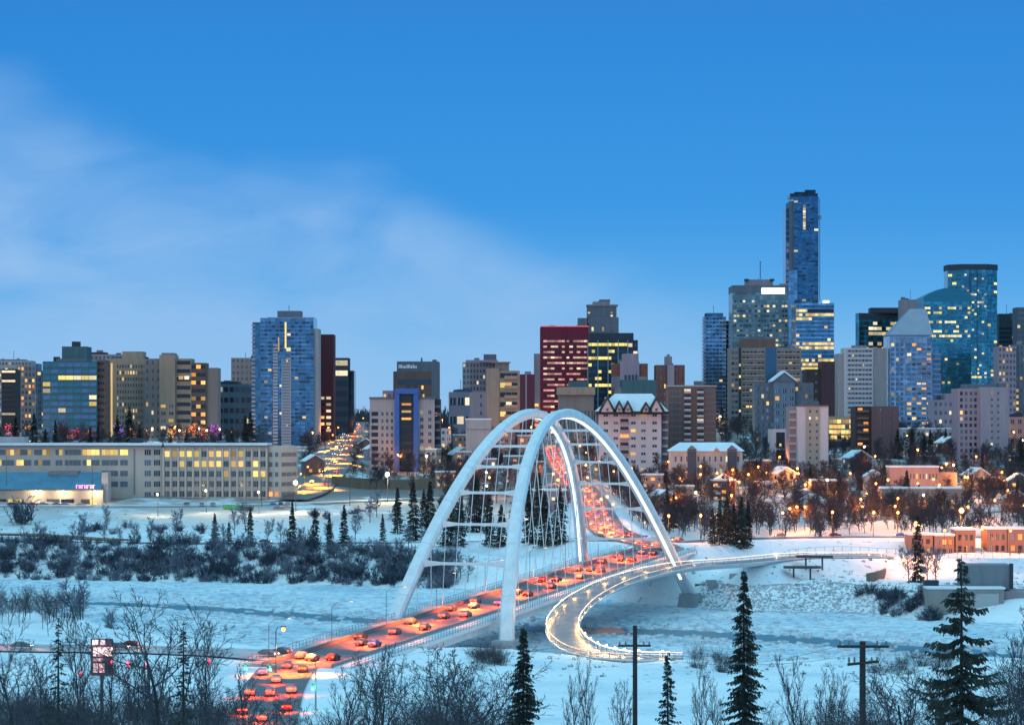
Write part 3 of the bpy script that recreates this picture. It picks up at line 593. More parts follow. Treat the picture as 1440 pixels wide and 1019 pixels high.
    v = b.vol(561, 582, 553, None, DKBL, dy=-1); b.grid(v, 1, 11, ww=.9, wh=.55, g=BANDD, p=0); b.grid(v, 1, 3, fx=(.15,.85), fz=(.68,.92), ww=.9, wh=.28, p=.8, lit=[LITO, LITW], t=.5)
    b.vol(555, 561.5, 549, None, BLUEP, dy=-3, name='frame_upright', depth=6); b.vol(581.5, 588, 549, None, BLUEP, dy=-3, name='frame_upright', depth=6); b.vol(555, 588, 546, 553.5, BLUEP, dy=-3.4, name='frame_head', depth=7); b.done()
    b = Bld('apartment_tower', 'grey ribbed apartment tower with a small blue penthouse', 'tower', 676, 2150)
    v = b.vol(650, 701, 509, None, GREYC, side='L', sf=.2); b.grid(v, 9, 14, ww=.5, wh=.55, p=.08); b.grid(v, 2, 14, face='L', p=.1); b.vol(655, 700, 506, 509, MAUVE, dy=3, name='roof_storey', depth=14); b.vol(680, 698, 498, 506, SLATE, dy=5, name='penthouse', depth=12); b.done()
    b = Bld('office_block', 'low mauve stepped block with a teal roof edge beside the dark grey slab', 'building', 645, 2050); v = b.vol(631, 664, 551, None, MAUVE); b.vol(643, 664, 547, 551, TEALP, name='roof_storey', dy=2); b.grid(v, 3, 3, ww=.8, wh=.4, p=.3, lit=[LITP]); b.done()
    b = Bld('apartment_block', 'blank dark grey slab block with a thin column of windows', 'building', 671, 1700); v = b.vol(660, 684, 551, None, GREYC); b.grid(v, 1, 9, fx=(.55,.8), ww=.5, wh=.4, p=.2); b.done()
    b = Bld('warehouse', 'pale windowless warehouse box with a snowy roof below the grey slab', 'warehouse', 674, 1500, 648); v = b.vol(655, 690, 590, None, PALE, cap=SNOW); b.vol(655, 690, 603, 604, GREYC, dy=-.3, name='joint_band'); b.grid(v, 3, 1, fz=(.05,.2), ww=.3, p=0); b.done()
    b = Bld('apartment_block', 'tan apartment block with dark stacked balconies and yellow lit rooms', 'flats', 706, 1850)
    v = b.vol(684, 702, 518, None, BEIGE); v = b.vol(700, 731, 521, None, BEIGE, dy=1); b.grid(v, 3, 9, fx=(.1,.9), ww=.92, wh=.5, p=.42, g=BANDD, lit=[LITY, LITW, LITP]); b.balc(v, (.30,.92), 9, (0,1), BEIGE, hh=.34); b.vol(690, 718, 508.5, 510, TAUPE, dy=8, name='roof_canopy', depth=10); b.vol(696, 716, 510, 521, TAUPE, dy=10, name='penthouse', depth=8); b.done()
    b = Bld('office_block', 'purple red block with a pale vertical stripe beside the red office tower', 'building', 740, 1950); v = b.vol(729, 752, 526, None, wall('purple_brick', (.20,.05,.08))); b.piece(v, 'F', (.42,.52), (0,1), MAUVE, .4, .1); b.vol(738, 747, 522, 526, MAUVE, name='penthouse', dy=3); b.done()
    b = Bld('apartment_block', 'narrow grey slab with an orange lit lower edge, left against the red tower', 'building', 756, 2200); b.root['label'] = 'narrow grey slab with an orange lit lower edge, touching the red tower'; v = b.vol(751, 764, 497, None, GREYC); b.grid(v, 1, 7, fx=(.05,.5), fz=(.05,.45), ww=.9, wh=.5, p=.8, lit=[LITO, LITW]); b.done()
    b = Bld('office_tower', 'bright red office tower with rows of pale lit window strips', 'tower', 794, 2100)
    v = b.vol(760, 828, 459, None, REDP, depth=40); b.grid(v, 12, 17, fx=(.06,.98), fz=(.12,.90), ww=.95, wh=.34, p=.72, g=BANDD, lit=[mat('lit_rose_window', (.05,.04,.04), emit=(.95,.50,.45), es=.62, rnd=.6), mat('lit_rose_window'), LITP]); b.piece(v, 'F', (.50,.54), (.0,1), REDP, .7, .3); b.vol(760, 828, 458, 459.4, mat('red_neon', (.8,.1,.1), emit=(1,.15,.2), es=.5), dy=-.6, name='roof_edge_light'); b.done()
    b = Bld('office_tower', 'black office tower with broad yellow lit bands and thin green fins', 'tower', 861, 2050)
    v = b.vol(826, 897, 478, None, BANDD, depth=36); b.vol(829, 891, 468, 478, DKBL, dy=3, name='roof_storey'); lt = [LITY]
    b.grid(v, 12, 14, fx=(.02,.80), fz=(.10,.99), ww=.92, wh=.42, p=lambda c, r: 1 if r == 13 else (.8 if r in (7,11) and c < 7 else .30), g=BAND, lit=lt); b.grid(v, 2, 12, fx=(.80,1), fz=(.1,.99), ww=.8, wh=.45, p=.4, g=BAND, lit=[LITP, LITY])
    for fx in (.0,.2,.4,.6,.79): b.piece(v, 'F', (fx,fx+.018), (0,1), mat('green_fin', (.10,.30,.30), .5), .6, .3, 'fin')
    b.done()
    b = Bld('apartment_tower', 'grey stepped crown tower rising behind the black and yellow office', 'tower', 842, 2300)
    for a, c, t_, bt in ((813,828,447,None),(826,870,446,None),(826,867,429,446),(834,858,424,429),(843,858,421,424)):
        v = b.vol(a, c, t_, bt, SLATE if a != 834 else GREYC, name='wall' if bt is None else 'upper_storey', dy=(0 if bt is None else 3))
        if a == 826: b.grid(v, 9, 4 if bt else 16, ww=.6, wh=.5, p=.10)
    b.vol(825, 869, 428, 430, GREYC, dy=2, name='cornice'); b.done()
    b = Bld('office_block', 'brick block with a pale stepped centre below the black and yellow office', 'building', 886, 1900)
    v = b.vol(861, 911, 511, None, BRICK); v2 = b.vol(872, 899, 508, None, MAUVE, dy=-2); b.vol(876, 898, 497, 508, MAUVE, dy=-1, name='upper_storey'); b.grid(v2, 4, 3, fx=(.2,.95), fz=(.60,.86), ww=.7, wh=.8, p=.05, g=BAND); b.done()
    b = Bld('courthouse', 'broad beige block with an overhanging lid roof and teal roof box', 'building', 810, 1800)
    v = b.vol(786, 835, 555, None, TAUPE, depth=30); b.vol(784, 837, 544, 555, BEIGE, dy=-2, name='roof_lid', depth=34); b.vol(800, 828, 536, 544, TEALP, dy=4, name='roof_box', depth=16); b.grid(v, 10, 1, fz=(.3,.8), ww=.35, wh=.8, p=.05); b.done()
    b = Bld('office_block', 'long teal topped block with small lit windows behind the chateau roofed flats', 'building', 896, 1700); v = b.vol(868, 923, 534, None, TEALP, depth=18); b.grid(v, 9, 1, fz=(.70,.80), ww=.55, wh=.9, p=.55, lit=[LITP]); b.vol(862, 872, 529, 545, SLATE, name='stair_tower', dy=-1); b.done()
    b = Bld('apartment_tower', 'red brick apartment tower with a pale central stripe and lift stub', 'tower', 942, 1900)
    v = b.vol(922, 963, 513, None, BRICK); b.piece(v, 'F', (.40,.64), (0,1), MAUVE, 1.2, .5, 'centre_bay'); b.grid(v, 3, 10, fx=(.02,.38), ww=.4, wh=.45, p=.08); b.grid(v, 2, 10, fx=(.68,.98), ww=.4, wh=.45, p=.10); b.vol(935, 945, 501, 513, GREYC, dy=4, depth=8, name='lift_stub'); b.vol(938, 942, 498, 501, GREYC, dy=5, depth=4, name='vent_stub'); b.done()
    chateau()
    b = Bld('apartment_block', 'brown apartment block with two columns of white balconies', 'flats', 973, 1460, 622)
    v = b.vol(940, 1007, 543, None, BROWN, depth=24); b.vol(939, 1008, 541.5, 543.5, PALE, dy=-.4, name='roof_rim', depth=25); rows = 12
    for fx in ((.33,.47),(.60,.74)):
        b.grid(v, 1, rows, fx=fx, fz=(.02,.98), ww=.95, wh=.6, g=GD, p=.1); b.balc(v, fx, rows, (.02,.98), WHITEW, hh=.34)
    b.grid(v, 3, rows, fx=(.03,.28), fz=(.02,.98), ww=.7, wh=.35, g=SLATE, p=.03); b.grid(v, 3, rows, fx=(.77,.98), fz=(.02,.98), ww=.7, wh=.35, g=SLATE, p=.03); b.done()
    manor()
    # --- the downtown core
    b = Bld('glass_tower', 'slim blue glass tower edged with stacked small balconies', 'tower', 1004, 2300)
    v = b.vol(989, 1021, 445, None, GSKY, depth=24); b.balc(v, (-.05,.10), 32, (.1,.99), PALE, hh=.3); b.grid(v, 6, 32, fx=(.1,1), ww=.85, wh=.5, g=[BANDB, BAND], p=.02); b.vol(993, 1017, 440, 445, GNAVY, dy=3, name='penthouse', depth=14); b.done()
    b = Bld('office_tower', 'narrow dark tower with white balcony edges squeezed beside the slim blue tower', 'tower', 1024, 2320); v = b.vol(1019, 1031, 451, None, DKBL); b.balc(v, (.1,.9), 22, (.1,1), PALE, hh=.25); b.done()
    b = Bld('office_tower', 'grey green office tower with a white glowing roof panel and mast', 'tower', 1069, 2250, 600)
    v = b.vol(1030, 1109, 403, None, GGREEN, depth=40); b.vol(1030, 1109, 401, 411, SLATE, dy=-.5, name='roof_storey', depth=41); b.grid(v, 18, 20, fx=(.02,.98), fz=(.28,.92), ww=.8, wh=.42, p=.20, g=[mat('dim_office_glass', (.22,.28,.30), .3), BAND, mat('green_office_glass', (.12,.20,.20), .25, metal=.4)], lit=[LITP, LITY, LITP]); b.vol(1049, 1087, 393, 401, GREYC, dy=9, name='penthouse', depth=16)
    for q in (1050, 1086): b.vol(q-3, q+3, 392, 395, DKBL, dy=7, name='roof_dish', depth=4)
    b.vol(1068.6, 1069.6, 367, 393, DKBL, dy=12, name='mast', depth=.6); b.piece(v, 'F', (.515,.93), (.952,.992), mat('white_sign_panel', (1,1,1), emit=(1,1,.92), es=1.3), .5, .8, 'sign_panel'); b.done()
    stantec()
    b = Bld('office_tower', 'blue glass tower with bright yellow floor bands below the skyscraper', 'tower', 1146, 2180, 600)
    v = b.vol(1119, 1173, 426, None, GSKY, depth=34); b.grid(v, 12, 26, fx=(.01,.99), fz=(.2,.99), ww=.95, wh=.6, p=lambda c, r: .92 if r in (10,11,12,15,16) else (.85 if r in (22,24,23) and (c < 5 or r == 23) else .05), g=[BANDB, BANDB, GNAVY], lit=[LITY, LITW]); b.piece(v, 'F', (.30,.98), (.93,.955), BANDD, .4, .15, 'dark_band'); b.vol(1158, 1166, 422.5, 426, mat('roof_flood', (1,1,1), emit=(1,.95,.85), es=2.5), dy=4, name='roof_light', depth=4); b.done()
    b = Bld('apartment_block', 'wide brown and cream apartment slab with striped balcony floors', 'flats', 1075, 2050, 606)
    v = b.vol(1026, 1127, 489, None, TAUPE, depth=22); b.vol(1042, 1090, 476, 489, BROWN, dy=3, name='penthouse'); 
    for fx, cols in (((.02,.12),2),((.17,.49),6),((.66,.98),6)): b.grid(v, cols, 17, fx=fx, fz=(.02,.98), ww=.74, wh=.5, p=.05, g=[G1, BANDD])
    b.balc(v, (.17,.49), 17, (.02,.98), BEIGE, hh=.25, out=.8); b.balc(v, (.66,.98), 9, (.47,.98), BEIGE, hh=.25, out=.8); b.piece(v, 'F', (.125,.16), (0,1), BANDD, .4, .1, 'stair_bay'); b.grid(v, 1, 8, fx=(.125,.16), fz=(.05,1), ww=.7, wh=.2, p=.6, t=.8, g=BANDD, lit=[LITW, LITY]); b.piece(v, 'F', (.50,.65), (0,1), GNAVY, .5, .15, 'glass_bay'); b.done()
    b = Bld('apartment_block', 'slate blue apartment block with a snowy gable over its centre bay', 'flats', 1103, 1650, 636)
    v = b.vol(1062, 1090, 538, None, SLATE); b.grid(v, 4, 11, fz=(.05,.97), ww=.5, wh=.5, p=.13, g=[G1, G2]); v = b.vol(1117, 1144, 538, None, SLATE); b.grid(v, 4, 11, fz=(.05,.97), ww=.5, wh=.5, p=.13, g=[G1, G2]); v = b.vol(1088, 1118, 536, None, wall('blue_render', (.20,.27,.36)), dy=-3, depth=26); b.grid(v, 3, 11, fz=(.02,.93), ww=.55, wh=.55, p=.10, g=[G2])
    mb = MB(); xa, xc, xb = X(1088,1647)-b.x0, X(1103,1647)-b.x0, X(1118,1647)-b.x0; za, zc = Z(536,1647)-b.zb, Z(524,1647)-b.zb; mb.prism([(xa,za),(xb,za),(xc,zc)], -3.6, 20); mb.build('gable', SLATE, b.root)
    mb = MB(); mb.prism([(xa-1,za-.3),(xc,zc+.2),(xc,zc+1.3),(xa-1,za+.7)], -4.2, 20.5); mb.prism([(xb+1,za-.3),(xb+1,za+.7),(xc+.02,zc+1.3),(xc+.02,zc+.2)], -4.2, 20.5); mb.build('roof', SNOW, b.root); b.done()
    b = Bld('office_block', 'dark maroon twin block standing before the yellow banded tower', 'building', 1154, 1900); v = b.vol(1133, 1156, 519, None, DKBR); b.grid(v, 1, 9, fx=(.55,.8), ww=.6, wh=.3, p=.35); v = b.vol(1155, 1174, 508, None, wall('dark_plum_panel', (.10,.045,.06)), dy=-2); b.done()
    b = Bld('apartment_block', 'pinkish white apartment slab with fine balcony stripes near the teal towers', 'flats', 1212, 2050, 574)
    v = b.vol(1178, 1189, 497, None, PALE, dy=4); v = b.vol(1187, 1228, 489, None, WHITEW); b.grid(v, 1, 15, fx=(.12,.96), fz=(.03,.99), ww=1, wh=.45, g=GREYC, p=0); b.grid(v, 7, 15, fx=(.12,.96), fz=(.03,.99), ww=.4, wh=.35, p=.06, t=.6, g=[G1, BANDD]); v = b.vol(1228, 1247, 489, None, wall('pink_render', (.46,.38,.39)), dy=1); b.vol(1203, 1219, 485.5, 489, GREYC, dy=3, name='penthouse', depth=10); b.done()
    b = Bld('office_tower', 'dark teal office slab with two pale lit floors, behind the pinkish slab', 'tower', 1236, 2500)
    v = b.vol(1204, 1269, 440, None, GTEAL, side='L', sf=.06); b.vol(1225, 1268, 432.5, 440, DKBL, dy=6, name='roof_storey', depth=20); b.piece(v, 'F', (0,1), (.95,1), DKBL, .5, .2, 'fascia'); b.grid(v, 9, 22, fx=(.02,.98), fz=(.05,.94), ww=.93, wh=.6, p=lambda c, r: .8 if r in (19,20) and c > 1 else .12, g=[BANDT, BANDD], lit=[LITP, LITW]); b.done()
    b = Bld('office_tower', 'blank grey lift shaft tower rising behind the peaked mauve glass tower', 'tower', 1282, 2450); v = b.vol(1268, 1297, 421, None, GREYC); b.done()
    peaked(); tealpair()
    b = Bld('office_tower', 'dark tower with one bright rooftop lamp at the skyline edge', 'tower', 1418, 2550); v = b.vol(1405, 1432, 441, None, DKBL); b.grid(v, 6, 22, fz=(.1,.9), ww=.8, wh=.4, p=.25, g=BANDD, lit=[LITP, LITO]); b.vol(1424, 1429, 444, 450, mat('roof_flood'), dy=-.5, name='roof_light', depth=2); b.done()
    b = Bld('office_tower', 'blue grey tower at the very edge of the skyline', 'tower', 1440, 2480); v = b.vol(1430, 1462, 432, None, SLATE); b.grid(v, 6, 24, ww=.7, wh=.5, p=.12); b.done()
    b = Bld('apartment_block', 'mauve brown apartment tower below the dark tower with the rooftop lamp', 'flats', 1424, 2100); v = b.vol(1404, 1429, 487, None, MAUVE); b.grid(v, 5, 16, ww=.5, wh=.5, p=.18); v = b.vol(1428, 1460, 484, None, SLATE, dy=6); b.grid(v, 6, 16, ww=.6, wh=.5, p=.18); b.done()
    # --- lower slope, east
    b = Bld('apartment_tower', 'white slab apartment tower with a beige window strip down its face', 'flats', 1138, 1360)
    v = b.vol(1111, 1122, 571, None, GREYC, dy=8); b.balc(v, (-.1,.9), 11, (.05,1), PALE, hh=.3)
    v = b.vol(1122, 1165, 571, None, WHITEW, depth=22); b.piece(v, 'F', (.26,.70), (0,.99), wall('beige_strip', (.44,.37,.30)), .6, .2, 'window_bay'); b.grid(v, 2, 13, fx=(.28,.72), fz=(.04,.98), ww=.3, wh=.36, p=.14, t=1.2); b.vol(1122, 1165, 569.5, 571.2, BROWN, dy=-.5, name='roof_rim', depth=22.6); b.vol(1130, 1152, 564, 569.5, SLATE, dy=8, name='penthouse', depth=8); b.done()
    b = Bld('office_block', 'low office block glowing yellow from all its windows', 'building', 1186, 1650); v = b.vol(1165, 1206, 585, 620, BEIGE, depth=20); b.grid(v, 7, 4, fx=(.02,.98), fz=(.05,.9), ww=.88, wh=.66, p=.92, lit=[LITW, LITY]); v = b.vol(1165, 1208, 620, None, DKBL, dy=-2); b.done()
    b = Bld('apartment_block', 'maroon apartment block with dark balconies near the white slab tower', 'flats', 1234, 1520, 652)
    v = b.vol(1203, 1228, 571, None, DKBR); b.balc(v, (.1,.75), 10, (.08,1), BROWN, hh=.3); b.grid(v, 2, 10, fx=(.1,.75), fz=(.08,1), ww=.8, wh=.5, p=.22, g=BANDD, lit=[LITW, LITO]); v = b.vol(1226, 1264, 571, None, wall('plum_brick', (.20,.11,.13)), dy=-3); b.grid(v, 2, 11, fx=(.15,.9), fz=(.03,1), ww=.16, wh=.4, p=.15); b.done()
    b = Bld('apartment_block', 'small white framed apartment block with dark glass centre beside the white slab tower', 'flats', 1097, 1500, 644); v = b.vol(1085, 1111, 603, None, WHITEW); b.grid(v, 1, 2, fx=(.25,.72), fz=(.2,.95), ww=1, wh=.9, g=BANDD, p=0); b.grid(v, 1, 1, fx=(.35,.6), fz=(.6,.72), ww=.5, wh=.5, p=1, t=.6); b.done()
    b = Bld('apartment_tower', 'grey concrete slab apartment tower with two window columns and a gridded flank', 'flats', 1381, 1480, 652)
    v = b.vol(1378, 1418, 544, None, wall('cool_concrete', (.42,.37,.43)), depth=24); b.grid(v, 2, 14, fx=(.30,.75), fz=(.03,.97), ww=.3, wh=.34, p=.10); v = b.vol(1347, 1378, 546, None, MAUVE, dy=3); b.grid(v, 4, 14, fx=(.05,.9), fz=(.03,.98), ww=.55, wh=.55, p=.10, g=[G1, BANDD]); b.vol(1355, 1400, 540, 546, SLATE, dy=8, name='penthouse', depth=10); b.done()
    b = Bld('apartment_block', 'low mauve block stepping down below the peaked glass tower', 'building', 1330, 1800); v = b.vol(1312, 1347, 562, None, MAUVE); b.grid(v, 5, 6, ww=.45, wh=.4, p=.2); b.vol(1330, 1343, 553, 562, MAUVE, dy=3, name='penthouse'); b.done()
    b = Bld('office_block', 'low pale blue flat roofed block with two white wall lamps, on the hillside', 'building', 1300, 1700); v = b.vol(1268, 1346, 603, None, PALE, depth=16, cap=SNOW); b.grid(v, 12, 3, fz=(.25,.95), ww=.55, wh=.45, p=.20); b.done()
    b = Bld('apartment_block', 'pink stucco flats with rows of small windows lit orange by street lamps', 'flats', 1300, 1260)
    v = b.vol(1252, 1320, 657, None, PINK, depth=14, cap=SNOW); b.grid(v, 10, 3, fx=(.32,.98), fz=(.25,.95), ww=.4, wh=.4, p=.1); b.vol(1318, 1346, 664, None, BEIGE, dy=3, name='wing'); b.done()
    b = Bld('school_hall', 'long low hall with a flat snow roof below the pink flats', 'building', 1300, 1190); v = b.vol(1240, 1352, 687, None, TAUPE, depth=14, cap=SNOW); b.grid(v, 14, 1, fz=(.5,.85), ww=.5, p=.3, lit=[LITO, LITW]); b.done()
    b = Bld('townhouse', 'small red brick hall with a snow roof glowing in orange lamp light', 'house', 1168, 1260); v = b.vol(1142, 1192, 676, None, BRICK, depth=12, cap=SNOW); b.grid(v, 3, 1, fx=(.1,.9), fz=(.2,.75), ww=.8, wh=.9, p=.9, lit=[LITO]); b.done()
    b = Bld('apartment_block', 'reddish terrace block at the skyline edge below the mauve brown tower', 'flats', 1435, 1650); v = b.vol(1418, 1470, 586, None, PINK); b.grid(v, 5, 5, ww=.5, wh=.45, p=.35, lit=[LITO, LITW]); b.done()
    white_block()

def chateau():
    Y = 1420; b = Bld('apartment_tower', 'white apartment block under a snowy chateau roof with dark blue gables', 'flats', 888, Y, 662)
    v = b.vol(842, 930, 576, None, WHITEW, depth=26); rows = 10
    for fx in ((.06,.16),(.22,.32),(.50,.60),(.66,.76),(.84,.94)): b.grid(v, 1, rows, fx=fx, fz=(.02,.98), ww=.75, wh=.34, p=.12)
    b.grid(v, 1, rows, fx=(.34,.48), fz=(.02,1), ww=.95, wh=.7, g=GD, p=.25, lit=[LITO, LITW]); b.balc(v, (.34,.48), rows, (.02,1), MAUVE, hh=.33)
    v2 = b.vol(930, 939, 574, None, SLATE, dy=5, depth=20); b.balc(v2, (.1,1), rows, (.02,1), PALE, hh=.3); v3 = b.vol(838, 843, 578, None, SLATE, dy=4, depth=20)
    r = lambda p, y: (X(p,Y)-b.x0, Z(y,Y)-b.zb)
    mb = MB()                                                        # the hipped snow roof
    e = [r(838,578), r(940,575)]; x0, x1, z0 = e[0][0], e[1][0], e[0][1]; zt = r(0,553)[1]; k0, k1 = r(866,0)[0], r(918,0)[0]
    mb.v = [(x0,-2,z0),(x1,-2,z0),(x1,27,z0),(x0,27,z0),(k0,10,zt),(k1,10,zt),(k1,15,zt),(k0,15,zt)]; mb.f = [(0,1,5,4),(1,2,6,5),(2,3,7,6),(3,0,4,7),(4,5,6,7),(0,3,2,1)]; mb.mi = [0]*6
    mb.build('roof', SNOW, b.root); mb = MB(); mb.box(((x0+x1)/2,12.4,z0-.75), (x1-x0+.3,29.2,1.4)); mb.build('eaves_band', DKBL, b.root)
    for a, c, t_ in ((845,862,560),(866,875,566),(878,887,566),(903,913,568),(914,931,561)):
        mb = MB(); p0, p1, p2 = r(a,579), r(c,579), r((a+c)/2,t_); mb.prism([p0,p1,p2], -4.2, 8); g = mb.build('gable', WHITEW, b.root)
        mb = MB(); w = 1.0
        mb.prism([(p0[0]-w,p0[1]-.6),(p2[0],p2[1]-.4),(p2[0],p2[1]+1.1),(p0[0]-w,p0[1]+.8)], -5.0, 8.5); mb.prism([(p1[0]+w,p1[1]-.6),(p1[0]+w,p1[1]+.8),(p2[0]+.01,p2[1]+1.1),(p2[0]+.01,p2[1]-.4)], -5.0, 8.5); mb.build('verge_board', DKBL, g)
        mb = MB(); mb.box(((p0[0]+p1[0])/2, -4.3, p0[1]+1.1), (1.1,.3,1.3)); mb.build('window', G1, g)
    b.vol(865, 874, 545, 556, SLATE, dy=11, depth=4, name='chimney'); b.done()

def manor():
    Y = 1330; b = Bld('apartment_block', 'low pale manor block under a long snowy hipped roof with dark glass bays', 'flats', 993, Y, 662)
    v = b.vol(944, 1044, 634, None, wall('pale_blue_render', (.50,.56,.60)), depth=22); b.grid(v, 12, 3, fx=(.02,.98), fz=(.08,.95), ww=.32, wh=.45, p=.10)
    r = lambda p, y: (X(p,Y)-b.x0, Z(y,Y)-b.zb); x0, x1, z0, zt = r(941,0)[0], r(1047,0)[0], r(0,634)[1], r(0,622)[1]; k0, k1 = r(958,0)[0], r(1034,0)[0]
    mb = MB(); mb.v = [(x0,-1.5,z0),(x1,-1.5,z0),(x1,24,z0),(x0,24,z0),(k0,9,zt),(k1,9,zt),(k1,13,zt),(k0,13,zt)]; mb.f = [(0,1,5,4),(1,2,6,5),(2,3,7,6),(3,0,4,7),(4,5,6,7),(0,3,2,1)]; mb.mi = [0]*6; mb.build('roof', SNOW, b.root)
    for a, c in ((967,979),(1023,1036)):
        vb = b.vol(a, c, 632, None, wall('dark_teal_panel', (.05,.10,.15)), dy=-1.2, depth=4, name='glass_bay'); p0, p1, p2 = r(a-1,632), r(c+1,632), r((a+c)/2,626); mb = MB(); mb.prism([p0,p1,p2], -2.2, 8); mb.build('gable', SLATE, b.root)
    mb = MB(); p0, p1, p2 = r(1003,634), r(1012,634), r(1007.5,629); mb.prism([p0,p1,p2], -2.0, 8); mb.build('gable', PINK, b.root); b.done()

def stantec():
    Y = 2650; b = Bld('skyscraper', 'tall dark blue glass skyscraper with a lit slot below its stepped crown', 'skyscraper', 1129, Y, 600)
    v = b.vol(1105, 1112, 292, None, GNAVY, dy=5, depth=30); b.grid(v, 1, 40, ww=.8, wh=.6, g=[BAND, MAUVE], p=0)
    v = b.vol(1110, 1117, 283, None, SLATE, dy=3, depth=34, name='pale_edge_wall'); v = b.vol(1116, 1151, 276, None, GNAVY, depth=40); b.grid(v, 6, 66, fx=(.01,.99), fz=(.02,.985), ww=.93, wh=.55, g=[BANDB, BANDB, BAND, GNAVY], p=lambda c, r: .35 if (r < 34 and c in (1,4)) else .02, lit=[LITP])
    b.grid(v, 1, 9, fx=(.38,.48), fz=(.86,.965), ww=1, wh=.8, p=1, lit=[LITP], t=1.2); b.vol(1111, 1150, 272, 277, GDARK, dy=4, depth=32, name='crown'); b.vol(1117, 1133, 270, 273, GDARK, dy=8, depth=20, name='crown'); b.vol(1132, 1147, 267, 272.4, GDARK, dy=6, depth=22, name='crown')
    b.vol(1152.3, 1153.3, 279, 424, PALE, dy=6, depth=.8, name='hoist_mast'); b.vol(1150, 1155.5, 303, 308, PALE, dy=5, depth=3, name='hoist_cage')
    v = b.vol(1109, 1121, 380, None, GSKY, dy=-6, depth=20, name='lower_wing'); b.done()

def peaked():
    Y = 2050; b = Bld('glass_tower', 'mauve glass tower with sloping pyramid shoulders and orange lit rooms', 'tower', 1287, Y, 604)
    v = b.vol(1251, 1311, 472, None, GMAUVE, depth=34); b.grid(v, 3, 20, fx=(.02,.34), fz=(.02,.94), ww=.6, wh=.6, p=.10, g=[BANDB, G2]); b.grid(v, 5, 20, fx=(.40,.98), fz=(.02,.94), ww=.8, wh=.55, p=.30, g=[BANDB, GSKY, BAND], lit=[LITW, LITP, LITO]); b.balc(v, (.60,.96), 20, (.02,.94), MAUVE, hh=.2, out=.9)
    v = b.vol(1309, 1323, 490, None, GNAVY, dy=3, depth=28); b.balc(v, (.1,.98), 18, (.02,.98), MAUVE, hh=.25)
    r = lambda p, y: (X(p,Y)-b.x0, Z(y,Y)-b.zb); x0, x1, z0 = r(1250,0)[0], r(1312,0)[0], r(0,471)[1]; k0, k1, zt = r(1284,0)[0], r(1306,0)[0], r(0,433)[1]
    mb = MB(); mb.v = [(x0,-.5,z0),(x1,-.5,z0),(x1,35,z0),(x0,35,z0),(k0,14,zt),(k1,14,zt),(k1,20,zt),(k0,20,zt)]; mb.f = [(0,1,5,4),(1,2,6,5),(2,3,7,6),(3,0,4,7),(4,5,6,7),(0,3,2,1)]; mb.mi = [0]*6; mb.build('roof', mat('mauve_metal_roof', (.30,.32,.40), .35, metal=.5, noise=.1, nscale=.2), b.root); b.done()

def tealpair():
    Y = 2250; b = Bld('office_tower', 'teal glass office tower under a curved shoulder roof with lit upper floors', 'tower', 1331, Y, 600)
    r = lambda p, y: (X(p,Y)-b.x0, Z(y,Y)-b.zb); v = b.vol(1299, 1366, 424, None, GTEAL, depth=40); pl = [r(1299,424), r(1366,424), r(1366,414)]
    pts = [(1366,414),(1356,409),(1346,406),(1336,404.5),(1328,405),(1318,407.5),(1308,412),(1299,417)]; mb = MB(); mb.prism([r(1299,424.2), r(1366,424.2)]+[r(*p) for p in pts], .2, 40); mb.build('roof', mat('teal_metal_roof', (.04,.22,.30), .3, metal=.6, noise=.1, nscale=.2), b.root)
    b.grid(v, 16, 28, fx=(.02,.98), fz=(.02,.97), ww=.9, wh=.46, p=lambda c, r_: .55 if r_ in (27,26,24,22,21) else (.5 if r_ == 7 else .04), g=[BANDT, GTEAL, BANDB], lit=[LITY, LITP]); b.done()
    Y = 2450; b = Bld('office_tower', 'tall teal glass tower with faceted corners and dark vertical seams', 'tower', 1370, Y, 600)
    xa, xb = X(1335,Y)-b.x0, X(1405,Y)-b.x0; zt = Z(379,Y)-b.zb; w = xb-xa; c = w*.24
    pl = [(xa,c),(xa+c,0),(xb-c,0),(xb,c),(xb,w-c),(xb-c,w),(xa+c,w),(xa,w-c)]
    mb = MB(); mb.sweep([[(x,y,-3) for x, y in pl], [(x,y,zt) for x, y in pl]]); mb.build('wall', GTEAL, b.root); mb = MB(); mb.sweep([[(x*1.02,y-.5,zt-.2) for x, y in pl], [(x*1.02,y-.5,zt+4.5) for x, y in pl]]); mb.build('roof_band', DKBL, b.root)
    vv = dict(w=w-2*c, d=w, h=zt+3, rz=0., loc=Vector((0,w/2,-3)), side=None); b.grid(vv, 10, 36, fx=(.02,.98), fz=(.1,.98), ww=.88, wh=.46, p=lambda q, r_: .5 if r_ in (9,10,30,28) else .10, g=[BANDT, GTEAL, BANDB], lit=[LITY, LITP]); 
    for fx in (.30,.36,.60): b.piece(vv, 'F', (fx,fx+.022), (0,1), BANDD, .6, .2, 'seam')
    for sg in (-1,1):
        ln = c*math.sqrt(2); vs = dict(w=ln, d=.4, h=zt+3, rz=-sg*-math.pi/4, loc=Vector((sg*(w/2-c/2),c/2,-3)), side=None); vs['rz'] = sg*math.pi/4; b.grid(vs, 3, 34, fx=(.04,.96), fz=(.1,.98), ww=.86, wh=.55, p=lambda q, r_: .5 if r_ in (9,10,27) else .12, g=[BANDT, GTEAL], lit=[LITY, LITP])
    b.done()

